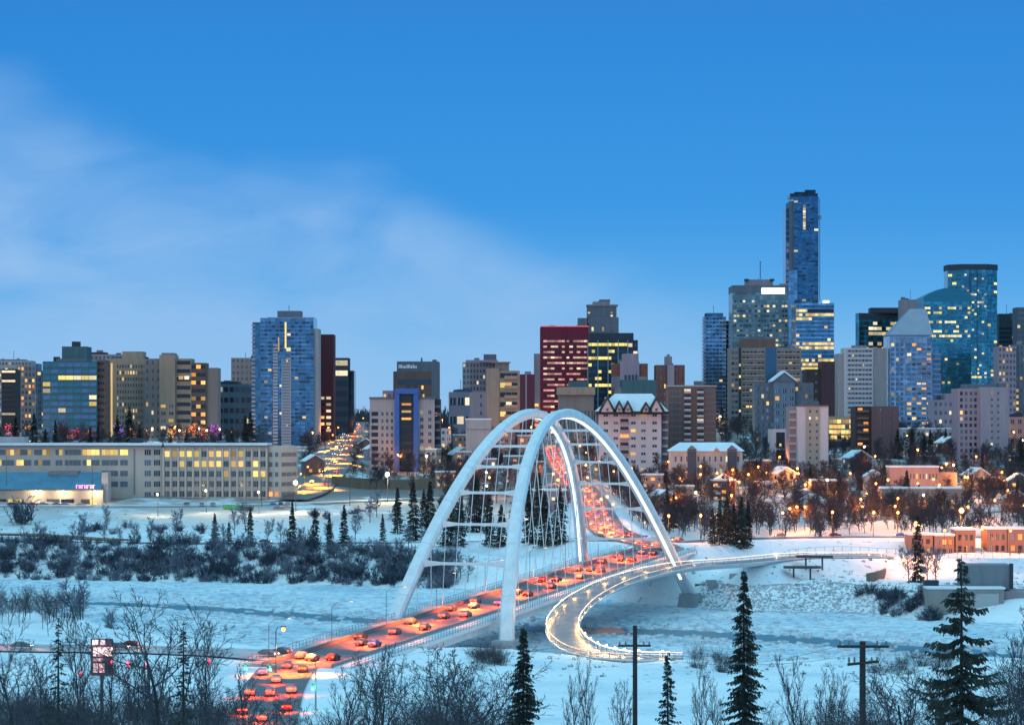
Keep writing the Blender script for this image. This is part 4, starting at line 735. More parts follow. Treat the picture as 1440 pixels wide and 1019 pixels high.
def white_block():
    Y = 1310; b = Bld('office_block', 'long white four storey institute with ribbed facade and snowy roof by the river flats', 'building', 240, Y, 702)
    wh = wall('white_stone', (.68,.58,.51), .14)
    v = b.vol(-60, 230, 626, None, wh, depth=26)
    g = v; W_ = v['w']; f = lambda p: (X(p,Y)-X(-60,Y))/W_
    for a, c, n, rows in ((-50,20,6,1),(22,44,4,1),(48,71,4,1),(78,106,4,2),(92,115,4,2),(117,140,4,2),(143,166,4,2),(169,180,2,2)):
        pass
    groups = [(-50,-25),(-21,20),(23,44),(48,71),(78,88),(91,114),(116,140),(143,166),(169,180)]
    for gi, (a, c) in enumerate(groups):
        n = max(2, round((c-a)/5.5))
        for row, (yt, yb) in enumerate(((632,639.5),(646.5,654),(661.5,669),(676.5,684))):
            if row > 1 and gi < 7: continue
            z0, z1 = (Z(yb,Y)-v['loc'].z-b.zb)/v['h'], (Z(yt,Y)-v['loc'].z-b.zb)/v['h']
            b.grid(v, n, 1, fx=(f(a),f(c)), fz=(z0,z1), ww=.90, wh=1, g=G3, p=(.85 if 5 <= gi <= 8 and gi != 5 else .55) if row == 0 else (.3 if gi < 4 and row == 1 else .02), lit=[LITY, LITW])
    for row, (yt, yb) in enumerate(((632,639.5),(646.5,654),(661.5,669),(676.5,684),(691.5,698.5))):
        z0, z1 = (Z(yb,Y)-v['loc'].z-b.zb)/v['h'], (Z(yt,Y)-v['loc'].z-b.zb)/v['h']
        b.grid(v, 2, 1, fx=(f(201),f(227)), fz=(z0,z1), ww=.7, wh=1, g=G3, p=0)
    # ribbed wing, set forward a little, then the end block that turns its flank to the hill
    v = b.vol(230, 375, 626, None, wh, depth=26, dy=-1.0); n = 14; top = (Z(631,Y-1)-v['loc'].z-b.zb)/v['h']; bot = (Z(701,Y-1)-v['loc'].z-b.zb)/v['h']
    b.grid(v, n, 5, fx=(0,1), fz=(bot,top), ww=.62, wh=.56, g=G3, p=lambda c, r: .85 if r == 4 and c < 11 else (.35 if r == 3 and c > 1 else (.25 if r == 2 and c > 3 else .03)), lit=[LITY, LITW])
    for i in range(n+1): b.piece(v, 'F', (i/n-.008,i/n+.008), (bot,top+.02), wh, 1.0, .4)
    v = b.vol(375, 415, 627, None, wh, dy=-2.2, side='R', sf=.52); b.grid(v, 2, 5, fx=(.05,.95), fz=(bot,top), ww=.55, wh=.46, g=G3, p=lambda c, r: .5 if r == 0 else .03, lit=[LITW, LITO]); b.grid(v, 3, 5, fx=(.05,.95), fz=(bot,top), ww=.85, wh=.40, g=mat('dim_louvre', (.16,.18,.19), .5), p=0, face='R')
    for a, c, y, dp in ((-60,231,626,28),(229,376,626,29)):
        mb = MB(); xa, xb = X(a,Y)-b.x0, X(c,Y)-b.x0; mb.box(((xa+xb)/2, dp/2-2.2, Z(y,Y)-b.zb+.5), (xb-xa,dp,1.0)); mb.build('roof', SNOW, b.root); mb = MB(); mb.box(((xa+xb)/2, dp/2-2.4, Z(y,Y)-b.zb-.3), (xb-xa+.2,dp+.3,.6)); mb.build('eaves_band', SLATE, b.root)
    b.vol(-60, 34, 614, 626, PALE, dy=10, depth=12, name='roof_hut'); b.vol(188, 190, 631, 695, GREYC, dy=-.2, depth=.5, name='downpipe'); b.done()
    # the supermarket in front
    Y = 1285; s = Bld('shop', 'low shop with a sloping blue metal roof, pink lit lettering and bright doorways', 'shop', 70, Y, 704)
    v = s.vol(-60, 145, 689, None, wall('cream_render', (.55,.47,.42)), depth=22)
    r = lambda p, y: (X(p,Y)-s.x0, Z(y,Y)-s.zb); x0, x1 = r(-60,0)[0], r(143,0)[0]; zb_, zt_ = r(0,688)[1], r(0,664)[1]
    mb = MB(); mb.v = [(x0,-1.6,zb_),(x1,-1.6,zb_),(x1+1,24,zb_),(x0,24,zb_),(x0,10,zt_),(x1-.5,10,zt_)]; mb.f = [(0,1,5,4),(1,2,5),(2,3,4,5),(3,0,4),(0,3,2,1)]; mb.mi = [0]*5; mb.build('roof', mat('blue_metal_roof', (.07,.22,.34), .4, metal=.3, noise=.3, nscale=.15), s.root)
    f = lambda p: (X(p,Y)-X(-60,Y))/v['w']
    for a, c, m in ((-40,-8,LITW),(0,9,BANDD),(12,30,LITY),(66,84,GD),(86,104,GD),(114,126,GD),(127,136,LITW)): s.piece(v, 'F', (f(a),f(c)), (.30,.72), m, .4, .1, 'shop_window')
    s.vol(143, 152, 664, None, PALE, dy=2, depth=10, name='end_wall'); s.vol(68, 110, 662, 668, SLATE, dy=8, depth=8, name='roof_hut')
    rr = random.Random(5); mb = MB(); x = r(108,0)[0]; z = r(0,686.5)[1]
    for i in range(7):
        w = .95; mb.box((x+.12,-2.0,z+.8), (.24,.25,1.6)); mb.box((x+.5,-2.0,z+rr.choice((.15,.8,1.45))), (.7,.25,.26))
        if i % 2: mb.box((x+.85,-2.0,z+.8), (.24,.25,1.5))
        x += 1.2
    mb.build('sign_lettering', mat('pink_neon', (1,.4,.6), emit=(1,.22,.42), es=2.2), s.root)
    for q in (52, 90, 134):
        mb = MB(); p = r(q,691); mb.box((p[0],-.7,p[1]), (1.0,.9,.7)); w = mb.build('wall_lamp', BUL_W, s.root); lamp(s.root, (p[0],-3.2,p[1]-.2), 2600, (1,.72,.38), .4)
    s.done()
city()

# ------------------------------------------------------------------ trees and shrubs
def rv(r, k=1.): return Vector((r.uniform(-k,k), r.uniform(-k,k), r.uniform(-k,k)))
def grow(mbs, r, p, d, ln, rad, lev, depth, cfg):
    n = cfg['seg'][lev]; pts = [p.copy()]; dirs = []
    for i in range(n):
        d = (d+rv(r, cfg['wob'])+Vector((0,0,cfg['up'] if lev else .05))).normalized(); p = p+d*(ln/n); pts.append(p.copy()); dirs.append(d.copy())
    end = rad*(.35 if lev == 0 else .3); end = max(end, cfg['rmin'])
    mbs[0 if lev == 0 else 1].tube(pts, [rad+(end-rad)*i/n for i in range(n+1)], 5 if lev == 0 else (4 if lev == 1 else 3), cap=False)
    if lev >= depth: return
    k = cfg['kids'][lev]
    for i in range(k):
        f = cfg['start'][lev]+(1-cfg['start'][lev])*(i+r.random())/k; q = min(int(f*n), n-1); b = pts[q].lerp(pts[q+1], f*n-q)
        ax = dirs[q].orthogonal().normalized(); ax.rotate(Matrix.Rotation(i*2.4+r.uniform(-.5,.5), 3, dirs[q])); an = math.radians(r.uniform(*cfg['ang']))
        nd = (dirs[q]*math.cos(an)+ax*math.sin(an)).normalized(); l2 = ln*cfg['ratio'][lev]*r.uniform(.7,1.15)*(1.15-.55*f if lev == 0 else 1.05-.35*f)
        grow(mbs, r, b, nd, l2, max(cfg['rmin'], min(rad*.55, rad*(1-.65*f)*.7)), lev+1, depth, cfg)
TWIGD = mat('dark_twig', (.06,.058,.072), .9, noise=.3, nscale=.6); BARKD = mat('dark_bark', (.035,.030,.032), .9, noise=.4, nscale=2)
def bare_meshes(seed, hgt, cfg, depth, twig=TWIG, bark=BARK):
    r = random.Random(seed); mbs = [MB(), MB()]; grow(mbs, r, Vector((0,0,-.4)), Vector((r.uniform(-.05,.05), r.uniform(-.05,.05), 1)), hgt*cfg.get('trunk', .8), hgt*cfg['fat'], 0, depth, cfg)
    return mbs[0].mesh('trunk', bark), mbs[1].mesh('crown', twig)
FARCFG = dict(seg=[5,4,3,2,2], wob=.16, up=.10, kids=[13,7,5,4], start=[.22,.2,.15,.1], ang=(28,62), ratio=[.46,.5,.5,.5], fat=.016, rmin=.042)
NEARCFG = dict(seg=[7,7,5,4,3], wob=.17, up=.07, kids=[10,7,5,4], start=[.28,.22,.2,.15], ang=(25,60), ratio=[.62,.5,.48,.5], fat=.012, rmin=.010)
TALLCFG = dict(seg=[8,6,4,3,3], wob=.10, up=.16, kids=[13,6,5,3], start=[.35,.2,.2,.15], ang=(16,40), ratio=[.40,.48,.5,.5], fat=.010, rmin=.011, trunk=.9)
FAR_BARE = [bare_meshes(100+i, 10, FARCFG, 3) for i in range(5)]
FROST_BARE = [bare_meshes(130+i, 10, FARCFG, 3, TWIGW) for i in range(3)]
NEAR_BARE = [bare_meshes(200+i, 10, NEARCFG if i < 4 else TALLCFG, 4, TWIGD, BARKD) for i in range(7)]
def tree(meshes, x, y, h, h0=10., name='bare_tree', rz=None, z=None, wide=1.):
    t, c = meshes; o = empty(name, (x, y, H(x, y) if z is None else z), random.uniform(0, 6.28) if rz is None else rz); s = h/h0
    o.scale = (s*wide, s*wide, s)
    for nm, me in (('trunk', t), ('crown', c)): link(nm, me, o)
    return o
def conifer_meshes(seed, h, rad, step, nb, droop, tip, dens, gap=0., twig=.45):
    """whorls of drooping boughs, each bough a spine with hanging sprays of needles"""
    r = random.Random(seed); tm, cm = MB(), MB(); tm.tube([(0,0,-.5),(0,0,h*.5),(0,0,h)], [h*.013, h*.008, .02], 6, cap=False)
    z = h*.06; a0 = 0.
    zz = z
    while zz < h*.985:
        a0 += 1.1
        for k in range(nb):
            if r.random() < gap: continue
            z = zz+r.uniform(-.75,.75)*step; f = min(max(z/h, 0), .99); L0 = rad*(1-f)**.82*(.55+.45*min(1, (1-f)*4))*(.84+.16*math.sin(zz*2.1/max(step,.3)*.37+k))
            a = a0+k*2*math.pi/nb+r.uniform(-.25,.25); l = L0*r.uniform(.45,1.12)+.12; ca, sa = math.cos(a), math.sin(a); n = max(3, int(l/dens)); pts = []
            for i in range(n+1):
                t = i/n; pts.append(Vector((ca*l*t, sa*l*t, z+l*(-droop*t+tip*t*t)+r.uniform(-.03,.03))))
            cm.tube(pts, [max(.012, .02*l*(1-i/(n+.5))) for i in range(n+1)], 3, cap=False)
            side = Vector((-sa, ca, 0))
            for i in range(n):
                p = pts[i+1]; w = twig*(1-.45*i/n)*min(1, .35+l*.6)
                for s in (-1, 1, 0):
                    dv = (side*s*r.uniform(.5,1.)+Vector((ca,sa,0))*r.uniform(.15,.7)+Vector((0,0,-r.uniform(.25,.85)))).normalized()*w*r.uniform(.7,1.25); u = Vector((ca,sa,0))*w*.22+Vector((0,0,r.uniform(-.05,.08)))
                    q = len(cm.v); cm.v += [tuple(p-u), tuple(p+u), tuple(p+dv+u*.35), tuple(p+dv-u*.55)]; cm.quad_ids((q,q+1,q+2,q+3))
        zz += step*(.55+.75*(1-zz/h))*r.uniform(.7,1.3)
    return tm.mesh('trunk', BARKD), cm.mesh('crown', NEED)
FAR_SPRUCE = [conifer_meshes(300+i, 10, 1.75+.35*(i % 3), .36, 7, .42, .18, .40, .10, .62) for i in range(4)]
def shrub_mesh(seed, h, w, n, m, rmin=.035):
    r = random.Random(seed); mb = MB()
    for i in range(n):
        a = r.uniform(0, 6.28); d = Vector((math.cos(a)*r.uniform(.1,.9), math.sin(a)*r.uniform(.1,.9), 1)).normalized(); p = Vector((math.cos(a)*w*.3*r.random(), math.sin(a)*w*.3*r.random(), -.3)); l = h*r.uniform(.6,1.05); pts = [p]
        for k in range(4): d = (d+rv(r,.25)+Vector((0,0,.06))).normalized(); pts.append(pts[-1]+d*l/4)
        mb.tube(pts, [rmin*1.6, rmin*1.4, rmin*1.2, rmin, rmin*.8], 3, cap=False)
        for k in range(6):
            b = pts[1+k % 4]; dd = (d+rv(r,.9)).normalized(); e = b+dd*l*.28; mb.tube([b, (b+e)/2+rv(r,.06), e], [rmin, rmin*.9, rmin*.7], 3, cap=False)
            for j in range(3): e2 = b.lerp(e, .5+.2*j)+(dd+rv(r,.8)).normalized()*l*.15; mb.tube([b.lerp(e,.4+.2*j), e2], rmin*.75, 3, cap=False)
    return mb.mesh('shrub', m)
SHRUB = [shrub_mesh(400+i, 3.2, 3.4, 26, TWIGW if i % 2 else mat('blue_grey_twig', (.06,.085,.125), .9, noise=.4, nscale=.5)) for i in range(6)]
NSHRUB = [shrub_mesh(450+i, 3.2, 3.0, 34, TWIGD, .010) for i in range(4)]

def join_copies(name, meshes, places, mats):
    """many copies of quad meshes in one object: places = (which, x, y, z, turn, scale)"""
    src = []
    for me in meshes:
        v = np.empty(len(me.vertices)*3); me.vertices.foreach_get('co', v); f = np.empty(len(me.loops), dtype=np.int64); me.loops.foreach_get('vertex_index', f); src.append((v.reshape(-1,3), f))
    V, I, MI, base = [], [], [], 0
    for w, x, y, z, t, s in places:
        for k in (w if isinstance(w, tuple) else (w,)):
            v, f = src[k]; c, q = math.cos(t)*s, math.sin(t)*s
            V.append(np.stack([v[:,0]*c-v[:,1]*q+x, v[:,0]*q+v[:,1]*c+y, v[:,2]*s+z], 1)); I.append(f+base); MI.append(np.full(len(f)//4, mats.index(meshes[k].materials[0]))); base += len(v)
    V = np.concatenate(V); I = np.concatenate(I); MI = np.concatenate(MI); n = len(I)//4
    me = bpy.data.meshes.new(name); me.vertices.add(len(V)); me.vertices.foreach_set('co', V.ravel()); me.loops.add(n*4); me.loops.foreach_set('vertex_index', I.astype(np.int32)); me.polygons.add(n); me.polygons.foreach_set('loop_start', np.arange(0, n*4, 4, dtype=np.int32))
    for m in mats: me.materials.append(m)
    me.polygons.foreach_set('material_index', MI.astype(np.int32)); me.update(calc_edges=True); return tag(link(name, me), kind='stuff')
def masses():
    R = random.Random(77)
    fm = [m for t in FAR_BARE for m in t]; pl = []
    def add(n, fx, fy, h0, h1):
        for i in range(n):
            y = fy(); px = fx()
            x = X(px,y)
            if any(abs(np.interp(y, [q[1] for q in pts], [q[0] for q in pts])-x) < w*.5+3 for nm, pts, w, m, f in ROADS if nm in ('market_street','hill_road') and pts[0][1]-20 < y < pts[-1][1]): continue
            k = R.randrange(len(FAR_BARE)); pl.append(((2*k, 2*k+1), x, y, H(x,y), R.uniform(0,6.28), R.uniform(h0,h1)/10))
    add(330, lambda: R.uniform(870,1465), lambda: R.uniform(1105,1330), 8, 13); add(420, lambda: R.uniform(880,1465), lambda: R.uniform(1300,1800), 8, 13); add(150, lambda: R.uniform(425,700), lambda: R.uniform(1330,2000), 7, 12); add(170, lambda: R.uniform(610,880), lambda: R.uniform(1190,1800), 8, 13); add(150, lambda: R.uniform(-12,360), lambda: R.uniform(1560,1890), 7, 13); add(60, lambda: R.uniform(500,1440), lambda: R.uniform(1800,2200), 8, 13); add(110, lambda: R.uniform(1460,1720), lambda: R.uniform(1110,1900), 8, 13); add(50, lambda: R.uniform(-240,-12), lambda: R.uniform(1500,1900), 8, 13)
    join_copies('hillside_woods', fm, pl, [BARK, TWIG])
    sm = [shrub_mesh(480+i, 3.2, 3.6, 15, TWIGW if i % 2 else mat('blue_grey_twig'), .045) for i in range(4)]; pl = []
    for i in range(640):
        px = R.uniform(-14, 640); yf = float(yshore_far(px)); y = yf+R.triangular(2, 52, 22); x = X(px,y); pl.append((R.randrange(4), x, y, H(x,y)-.2, R.uniform(0,6.28), R.uniform(.35,.95)+R.choice((0,0,.4,.8))*R.random()))
    join_copies('bank_thicket', sm, pl, [TWIGW, mat('blue_grey_twig')])
    sm = [shrub_mesh(470+i, .7, 1.4, 12, mat('dry_grass', (.20,.16,.11), .9), .02) for i in range(3)]; pl = []
    for i in range(900):
        a = R.random(); px = R.uniform(-14,660) if a < .5 else R.uniform(880,1450)
        y = float(yshore_far(px))+R.triangular(4, 230 if px < 660 else 150, 30); x = X(px,y)
        if mnoise.noise((x*.03, y*.03, 2.)) < -.05: continue
        pl.append((R.randrange(3), x, y, H(x,y)-.05, R.uniform(0,6.28), R.uniform(.5,1.5)))
    for i in range(260): px = R.uniform(430,1450); y = float(yshore_near(px))-R.triangular(2,90,14); x = X(px,y); pl.append((R.randrange(3), x, y, H(x,y)-.05, R.uniform(0,6.28), R.uniform(.4,1.2)))
    join_copies('dry_grass', sm, pl, [mat('dry_grass')])
    mb = MB()
    for i in range(1700):
        px = R.uniform(40,1460); cy = float(np.interp(px, [60,320,520,760,1000,1200,1440], [845,857,873,883,892,905,925])); py = cy+R.choice((-1,1))*(4+abs(R.gauss(0,9))) if R.random() < .7 else R.uniform(845,935); Yq = 53*F/(py-PHY); x = X(px,Yq); t_ = PCX+F*x/Yq
        if not float(yshore_near(t_))+6 < Yq < float(yshore_far(t_))-4: continue
        q = R.uniform(.5,1.9); k = len(mb.v); mb.box((x,Yq,-2.95), (q*R.uniform(.7,2),q,R.uniform(.25,.75)), R.uniform(0,3), taper=R.uniform(.6,.95))
        for j in range(k+4, k+8): a_ = mb.v[j]; mb.v[j] = (a_[0],a_[1],a_[2]+R.uniform(-.15,.3))
    tag(mb.build('broken_ice_rubble', mat('ice_plate', (.70,.78,.83), .4, noise=.4, nscale=.4)), kind='stuff')
    sm = [shrub_mesh(490+i, 3.2, 3.2, 20, TWIGD, .012) for i in range(4)]; pl = []
    for i in range(330):
        a = R.random(); px = R.uniform(-12,330) if a < .55 else (R.uniform(425,700) if a < .78 else R.uniform(1090,1450)); y = R.uniform(300, 500) if px < 330 else R.uniform(290,430); x = X(px,y); pl.append((R.randrange(4), x, y, H(x,y)-.2, R.uniform(0,6.28), R.uniform(.8,1.9)))
    join_copies('slope_undergrowth', sm, pl, [TWIGD])
def vegetation():
    R = random.Random(21)
    def bare(px, y, h, base, group, ms=FAR_BARE, wide=1.): o = tree(R.choice(ms), X(px,y), y, h, wide=wide); auto(o, base, 'tree', group); return o
    def spruce(px, y, h, base, group): o = tree(R.choice(FAR_SPRUCE), X(px,y), y, h, name='spruce_tree', wide=R.uniform(.85,1.15)); auto(o, base, 'tree', group); return o
    def shrub(px, y, s, base, group, ms=SHRUB):
        o = link('shrub', R.choice(ms), None, (X(px,y), y, H(X(px,y),y)-.15), R.uniform(0,6.28), (s,s,s*R.uniform(.75,1.1))); auto(o, base, 'shrub', group); return o
    # the shrubby north bank, west of the bridge
    for i in range(120):
        px = R.uniform(-12, 640); yf = float(yshore_far(px)); y = yf+R.uniform(3, 50)*(1 if px < 480 else .9); shrub(px, y, R.uniform(.8,1.7), 'leafless shrub on the north bank', 'shrubs on the north bank')
    for i in range(52):
        px = R.uniform(-5, 660); y = float(yshore_far(px))+R.uniform(12,60); bare(px, y, R.uniform(5,10), 'small bare tree on the bank', 'bare trees on the north bank', FROST_BARE)
    for px, py, h in ((302,765,9),(322,762,6),(352,766,11),(411,770,13),(443,770,11),(463,772,10),(484,768,12),(538,762,8),(559,752,14),(581,762,18),(605,756,17),(596,740,12),(630,770,17),(648,768,15),(688,772,16),(705,768,12),(745,766,17),(766,770,15),(787,768,16),(640,745,15),(670,748,18),(727,742,16),(758,740,16)):
        spruce(px, Yat(px, py), h*1.22, 'dark spruce on the river flat', 'spruces on the river flat')
    for px, py in ((376,765),(395,768),(150,745),(520,735),(507,742),(530,728),(500,760),(556,745),(600,720),(625,700),(640,690),(650,705),(618,690),(660,680),(633,676),(645,665),(668,690),(28,735),(212,760),(246,756),(118,770),(330,752),(346,748)):
        bare(px, Yat(px, py), R.uniform(8,13), 'bare tree on the snowy flat', 'bare trees on the flat', FROST_BARE if px < 560 else FAR_BARE)
    for i in range(26):
        px = R.choice((R.uniform(115,190), R.uniform(212,300), R.uniform(430,500))); shrub(px, Yat(px, R.uniform(744,752) if px < 300 else R.uniform(722,732)), R.uniform(.6,1.2), 'low shrub clump on the open snow', 'shrub clumps on the flat')
    shrub(32, Yat(32,738), 3.0, 'wide round bush on the snow before the shop', 'lone bush'); AUTO.pop()
    for i in range(30):                                             # around the arch and the hill road
        px = R.uniform(640, 850); y = R.uniform(1120, 1500); bare(px, y, R.uniform(8,14), 'bare tree on the slope behind the arches', 'bare trees on the town slope')
    for px, py, h in ((1012,770,15),(1022,772,17),(1032,771,14),(1042,772,18),(1052,771,16),(1002,768,12)): spruce(px, Yat(px, py), h, 'dark spruce in the clump beyond the footbridge', 'spruce clump')
    for i in range(62):                                             # riverside grove, east
        px = R.uniform(890, 1455); y = R.uniform(1085, 1190); bare(px, y, R.uniform(9,15), 'bare tree in the riverside grove', 'bare trees of the riverside grove')
    for i in range(24):                                            # the slope of houses
        px = R.uniform(900, 1455); y = R.uniform(1210, 1750); bare(px, y, R.uniform(8,13), 'bare purple brown tree among the hillside houses', 'bare trees on the town slope')
    for i in range(24):
        px = R.uniform(425, 700); y = R.uniform(1380, 1950)
        if abs(px-np.interp(y, [1335,1450,1550,1750,2050], [440,466,477,486,496])) < 16: continue
        bare(px, y, R.uniform(8,13), 'bare tree beside the climbing street', 'bare trees along the street')
    for i in range(8): px = R.uniform(520, 1000); bare(px, R.uniform(1750, 2100), R.uniform(8,13), 'bare tree between the mid town blocks', 'bare trees in mid town')
    for px, y, h in ((1180,1240,13),(1275,1200,17),(1292,1195,12),(1210,1300,11),(1262,1500,15),(1282,1480,17),(1300,1490,14),(1308,1520,15),(1436,1400,17),(1381,1330,14),(1064,1330,11),(938,1130,17),(948,1150,14),(1015,1700,16),(1430,1180,12),(1140,1310,10),(1330,1560,13),(790,1790,9),(742,1700,11)): spruce(px, y, h, 'dark spruce among the hillside houses', 'spruces on the town slope')
    # the grounds behind the white institute
    for px, h in ((22,20),(48,23),(64,16),(78,19),(127,16),(138,14),(165,21),(182,24),(196,18),(240,12),(262,13),(310,13),(326,14),(345,22),(352,20)): spruce(px, R.uniform(1640,1760), h*1.05, 'dark spruce behind the white institute roof', 'spruces of the upper grounds')
    for i in range(16): px = R.uniform(-8, 356); bare(px, R.uniform(1700, 1880), R.uniform(10,15), 'bare tree behind the white institute roof', 'bare trees of the upper grounds')
    # the wooded point and the south bank, west
    for i in range(34): px = R.uniform(-12, 100); y = R.uniform(690, 790); bare(px, y, R.uniform(6,10), 'bare tree of the river point wood', 'bare trees on the river point', NEAR_BARE[:4])
    for i in range(7): px = R.uniform(95,160); bare(px, R.uniform(730, 765), R.uniform(7,12), 'thin tree at the river point tip', 'thin trees on the river point', FROST_BARE)
    for px, py, h, n in ((1255,850,3,10),(1290,845,3,16),(1235,852,1.6,5)):
        for i in range(n): q = px+R.uniform(-28,28); shrub(q, float(yshore_far(q))+R.uniform(4,22), R.uniform(.7,1.4), 'snow dusted shrub on the bank', 'shrubs by the pump house')
    spruce(1291, 880, 20, 'tall frosted spruce beside the pump house', 'lone spruce'); AUTO.pop()
    for px in (1278, 1304, 1316): bare(px, 872+R.uniform(-8,8), 12, 'bare frosted tree by the bank', 'bare trees by the pump house', FROST_BARE)
    # hill crest wood at the end of the street: one far mass
    mb = MB(); rr = random.Random(9)
    for i in range(900):
        px = rr.choice((rr.uniform(430,560), rr.uniform(560,760), rr.uniform(900,1000))); y = rr.uniform(2700,3300); x = X(px,y); z = 49; h = rr.uniform(10,22)
        for k in range(5): a = Vector((x+rr.uniform(-3,3), y, z)); mb.tube([a, a+Vector((rr.uniform(-4,4),0,h*rr.uniform(.6,1)))], [.5,.25], 3, cap=False)
    tag(mb.build('distant_woods', mat('far_twig', (.05,.05,.065), .95)), kind='stuff')

    # --- the near trees on the viewer's bluff
    def near(ms, px, ptop, y, base, name='bare_tree', wide=1., h0=10.):
        x = X(px,y); z = H(x,y); h = Z(ptop,y)-z; o = tree(ms, x, y, h, h0=h0, name=name, wide=wide*(1 if name == 'bare_tree' else 1)); return o
    sp = [('tall slender spruce whose top reaches the far ice edge', 1046, 797, 205, 26, 4.0, .40, 8, .60, .25, .26, .22, .55), ('dark open spruce with long drooping boughs before the pump house', 1352, 780, 150, 21, 8.2, .80, 6, .62, .50, .20, .22, .62),
          ('dense dark spruce standing below the near arch foot', 736, 878, 190, 20, 3.4, .38, 8, .50, .20, .26, .12, .55), ('small narrow spruce beside the shorter utility pole', 939, 915, 190, 17, 2.3, .40, 7, .45, .2, .26, .15, .42),
          ('thin frosted spruce rising among the bare trees by the red lamps', 258, 872, 260, 20, 2.6, .6, 6, .5, .2, .4, .25, .4), ('sparse dark spruce near the lit roadside sign', 82, 868, 250, 20, 2.7, .62, 6, .5, .2, .4, .28, .4)]
    for lab, px, pt, y, h, rad, step, nb, dr, tp, de, gap, tw in sp:
        ms = conifer_meshes(sum(map(ord, lab)), h, rad, step, nb, dr, tp, de, gap, tw); o = near(ms, px, pt, y, lab, 'spruce_tree', h0=h); tag(o, lab, 'tree')
    for px, pt, y, i, wd in ((215,822,300,0,1.25),(30,880,300,1,1.1),(118,885,330,5,.9),(160,905,320,2,1),(292,895,300,4,.9),(345,950,310,6,.9),(8,930,280,3,1.1),(60,940,300,4,1),(190,930,280,6,.9),(240,945,270,5,1.1),(320,965,260,1,1.2),(275,960,290,3,1.1),(400,975,300,2,1)):
        o = near(NEAR_BARE[i], px, pt, y, '', wide=wd); auto(o, 'bare twiggy tree on the near slope', 'tree', 'bare trees on the near slope')
    for px, pt, y, i, wd in ((470,950,290,4,1),(508,925,260,6,1),(545,915,250,1,1.15),(586,903,230,0,1.3),(622,912,260,2,1.15),(650,940,250,3,1),(668,955,260,5,1),(690,985,240,2,1.1),(835,942,300,5,.7),(812,965,290,6,.7),(865,970,280,4,.8),(985,945,310,6,.7),(1012,975,280,5,.8)):
        o = near(NEAR_BARE[i], px, pt, y, '', wide=wd); auto(o, 'bare dark tree on the near slope', 'tree', 'bare trees on the near slope')
    for px, pt, y, i, wd in ((1128,935,300,4,.9),(1150,955,280,5,.9),(1172,960,290,6,.9),(1105,975,270,3,1),(1255,950,260,2,1.1),(1290,920,240,1,1.25),(1318,940,260,6,1),(1395,905,230,0,1.15),(1428,880,250,5,1),(1415,930,220,3,1.2),(1444,925,230,2,1.1),(1340,960,230,4,1),(1230,985,250,1,1.1),(1195,985,260,2,1)):
        o = near(NEAR_BARE[i], px, pt, y, '', wide=wd); auto(o, 'bare tree on the near slope', 'tree', 'bare trees on the near slope')
    for i in range(74):
        px = R.choice((R.uniform(-10,330), R.uniform(-10,330), R.uniform(420,700), R.uniform(1090,1450))); y = R.uniform(330, 470) if px < 700 else R.uniform(300,440)
        if 340 < px < 425: continue
        shrub(px, y, R.uniform(.9,2.0), 'leafless shrub on the near slope', 'thicket shrubs on the near slope', NSHRUB)
    # reeds and saplings by the near ice
    for i in range(30):
        px = R.choice((R.uniform(975,1030), R.uniform(660,705), R.uniform(1220,1330))); y = R.uniform(585, 625); shrub(px, y, R.uniform(.6,1.3), 'thin sapling tuft on the near shore', 'saplings along the near shore', NSHRUB)
vegetation(); masses()

# ------------------------------------------------------------------ lamps, cars, signals, poles
def lamp_meshes(h, arm, bulb):
    a = MB(); a.tube([(0,0,-.3),(0,0,h*.9),(0,arm*.25,h*.985),(0,arm,h)] if arm else [(0,0,-.3),(0,0,h)], [.13,.10,.07,.06] if arm else [.13,.07], 6)
    b = MB(); b.box((0,arm,h-.05), (.55,.9,.22)); c = MB(); g = .46 if h < 10 else .95; c.sweep([[(g*math.cos(q*.7854)*math.sin(e), arm+g*math.sin(q*.7854)*math.sin(e), h-.12-g+g*math.cos(e)) for q in range(8)] for e in (.15,.8,1.57,2.3,3.0)])
    return a.mesh('pole', DARKM), b.mesh('lamp_head', DARKM), c.mesh('bulb', bulb)
LM = {'o': lamp_meshes(9.5, -1.6, BUL_O), 'w': lamp_meshes(9.5, -1.6, BUL_W), 'big': lamp_meshes(12, -1.8, BUL_O), 'bigw': lamp_meshes(13, -1.8, BUL_W)}
def street_spot(power, col):
    if ('street', power) not in LD:
        d = bpy.data.lights.new('street_glow', 'SPOT'); d.energy = power; d.color = col; d.spot_size = math.radians(118); d.spot_blend = .7; d.shadow_soft_size = .4; LD[('street', power)] = d
    return LD[('street', power)]
def street_lamp(x, y, kind, power, label=None, group='street lamps', z=None, rz=0., base=None, col=None, spot=False):
    o = empty('street_lamp', (x, y, H(x,y) if z is None else z), rz); h = {'o':9.5,'w':9.5,'big':12,'bigw':13}[kind]
    for nm, me in zip(('pole','lamp_head'), LM[kind][:2]): p = link(nm, me, o)
    link('bulb', LM[kind][2], p)
    if spot:
        k = bpy.data.objects.new('light', street_spot(power, col)); COL.objects.link(k); k.location = (0,-2.9,h-1.2); k.parent = o
    else: lamp(o, (0,-2.9,h-1.6), power*.8, col or ((1,.27,.045) if kind in ('o','big') else (1,.74,.40)), .35)
    if label: tag(o, label, 'street lamp', group)
    else: auto(o, base, 'street lamp', group, (0,0,h))
    return o
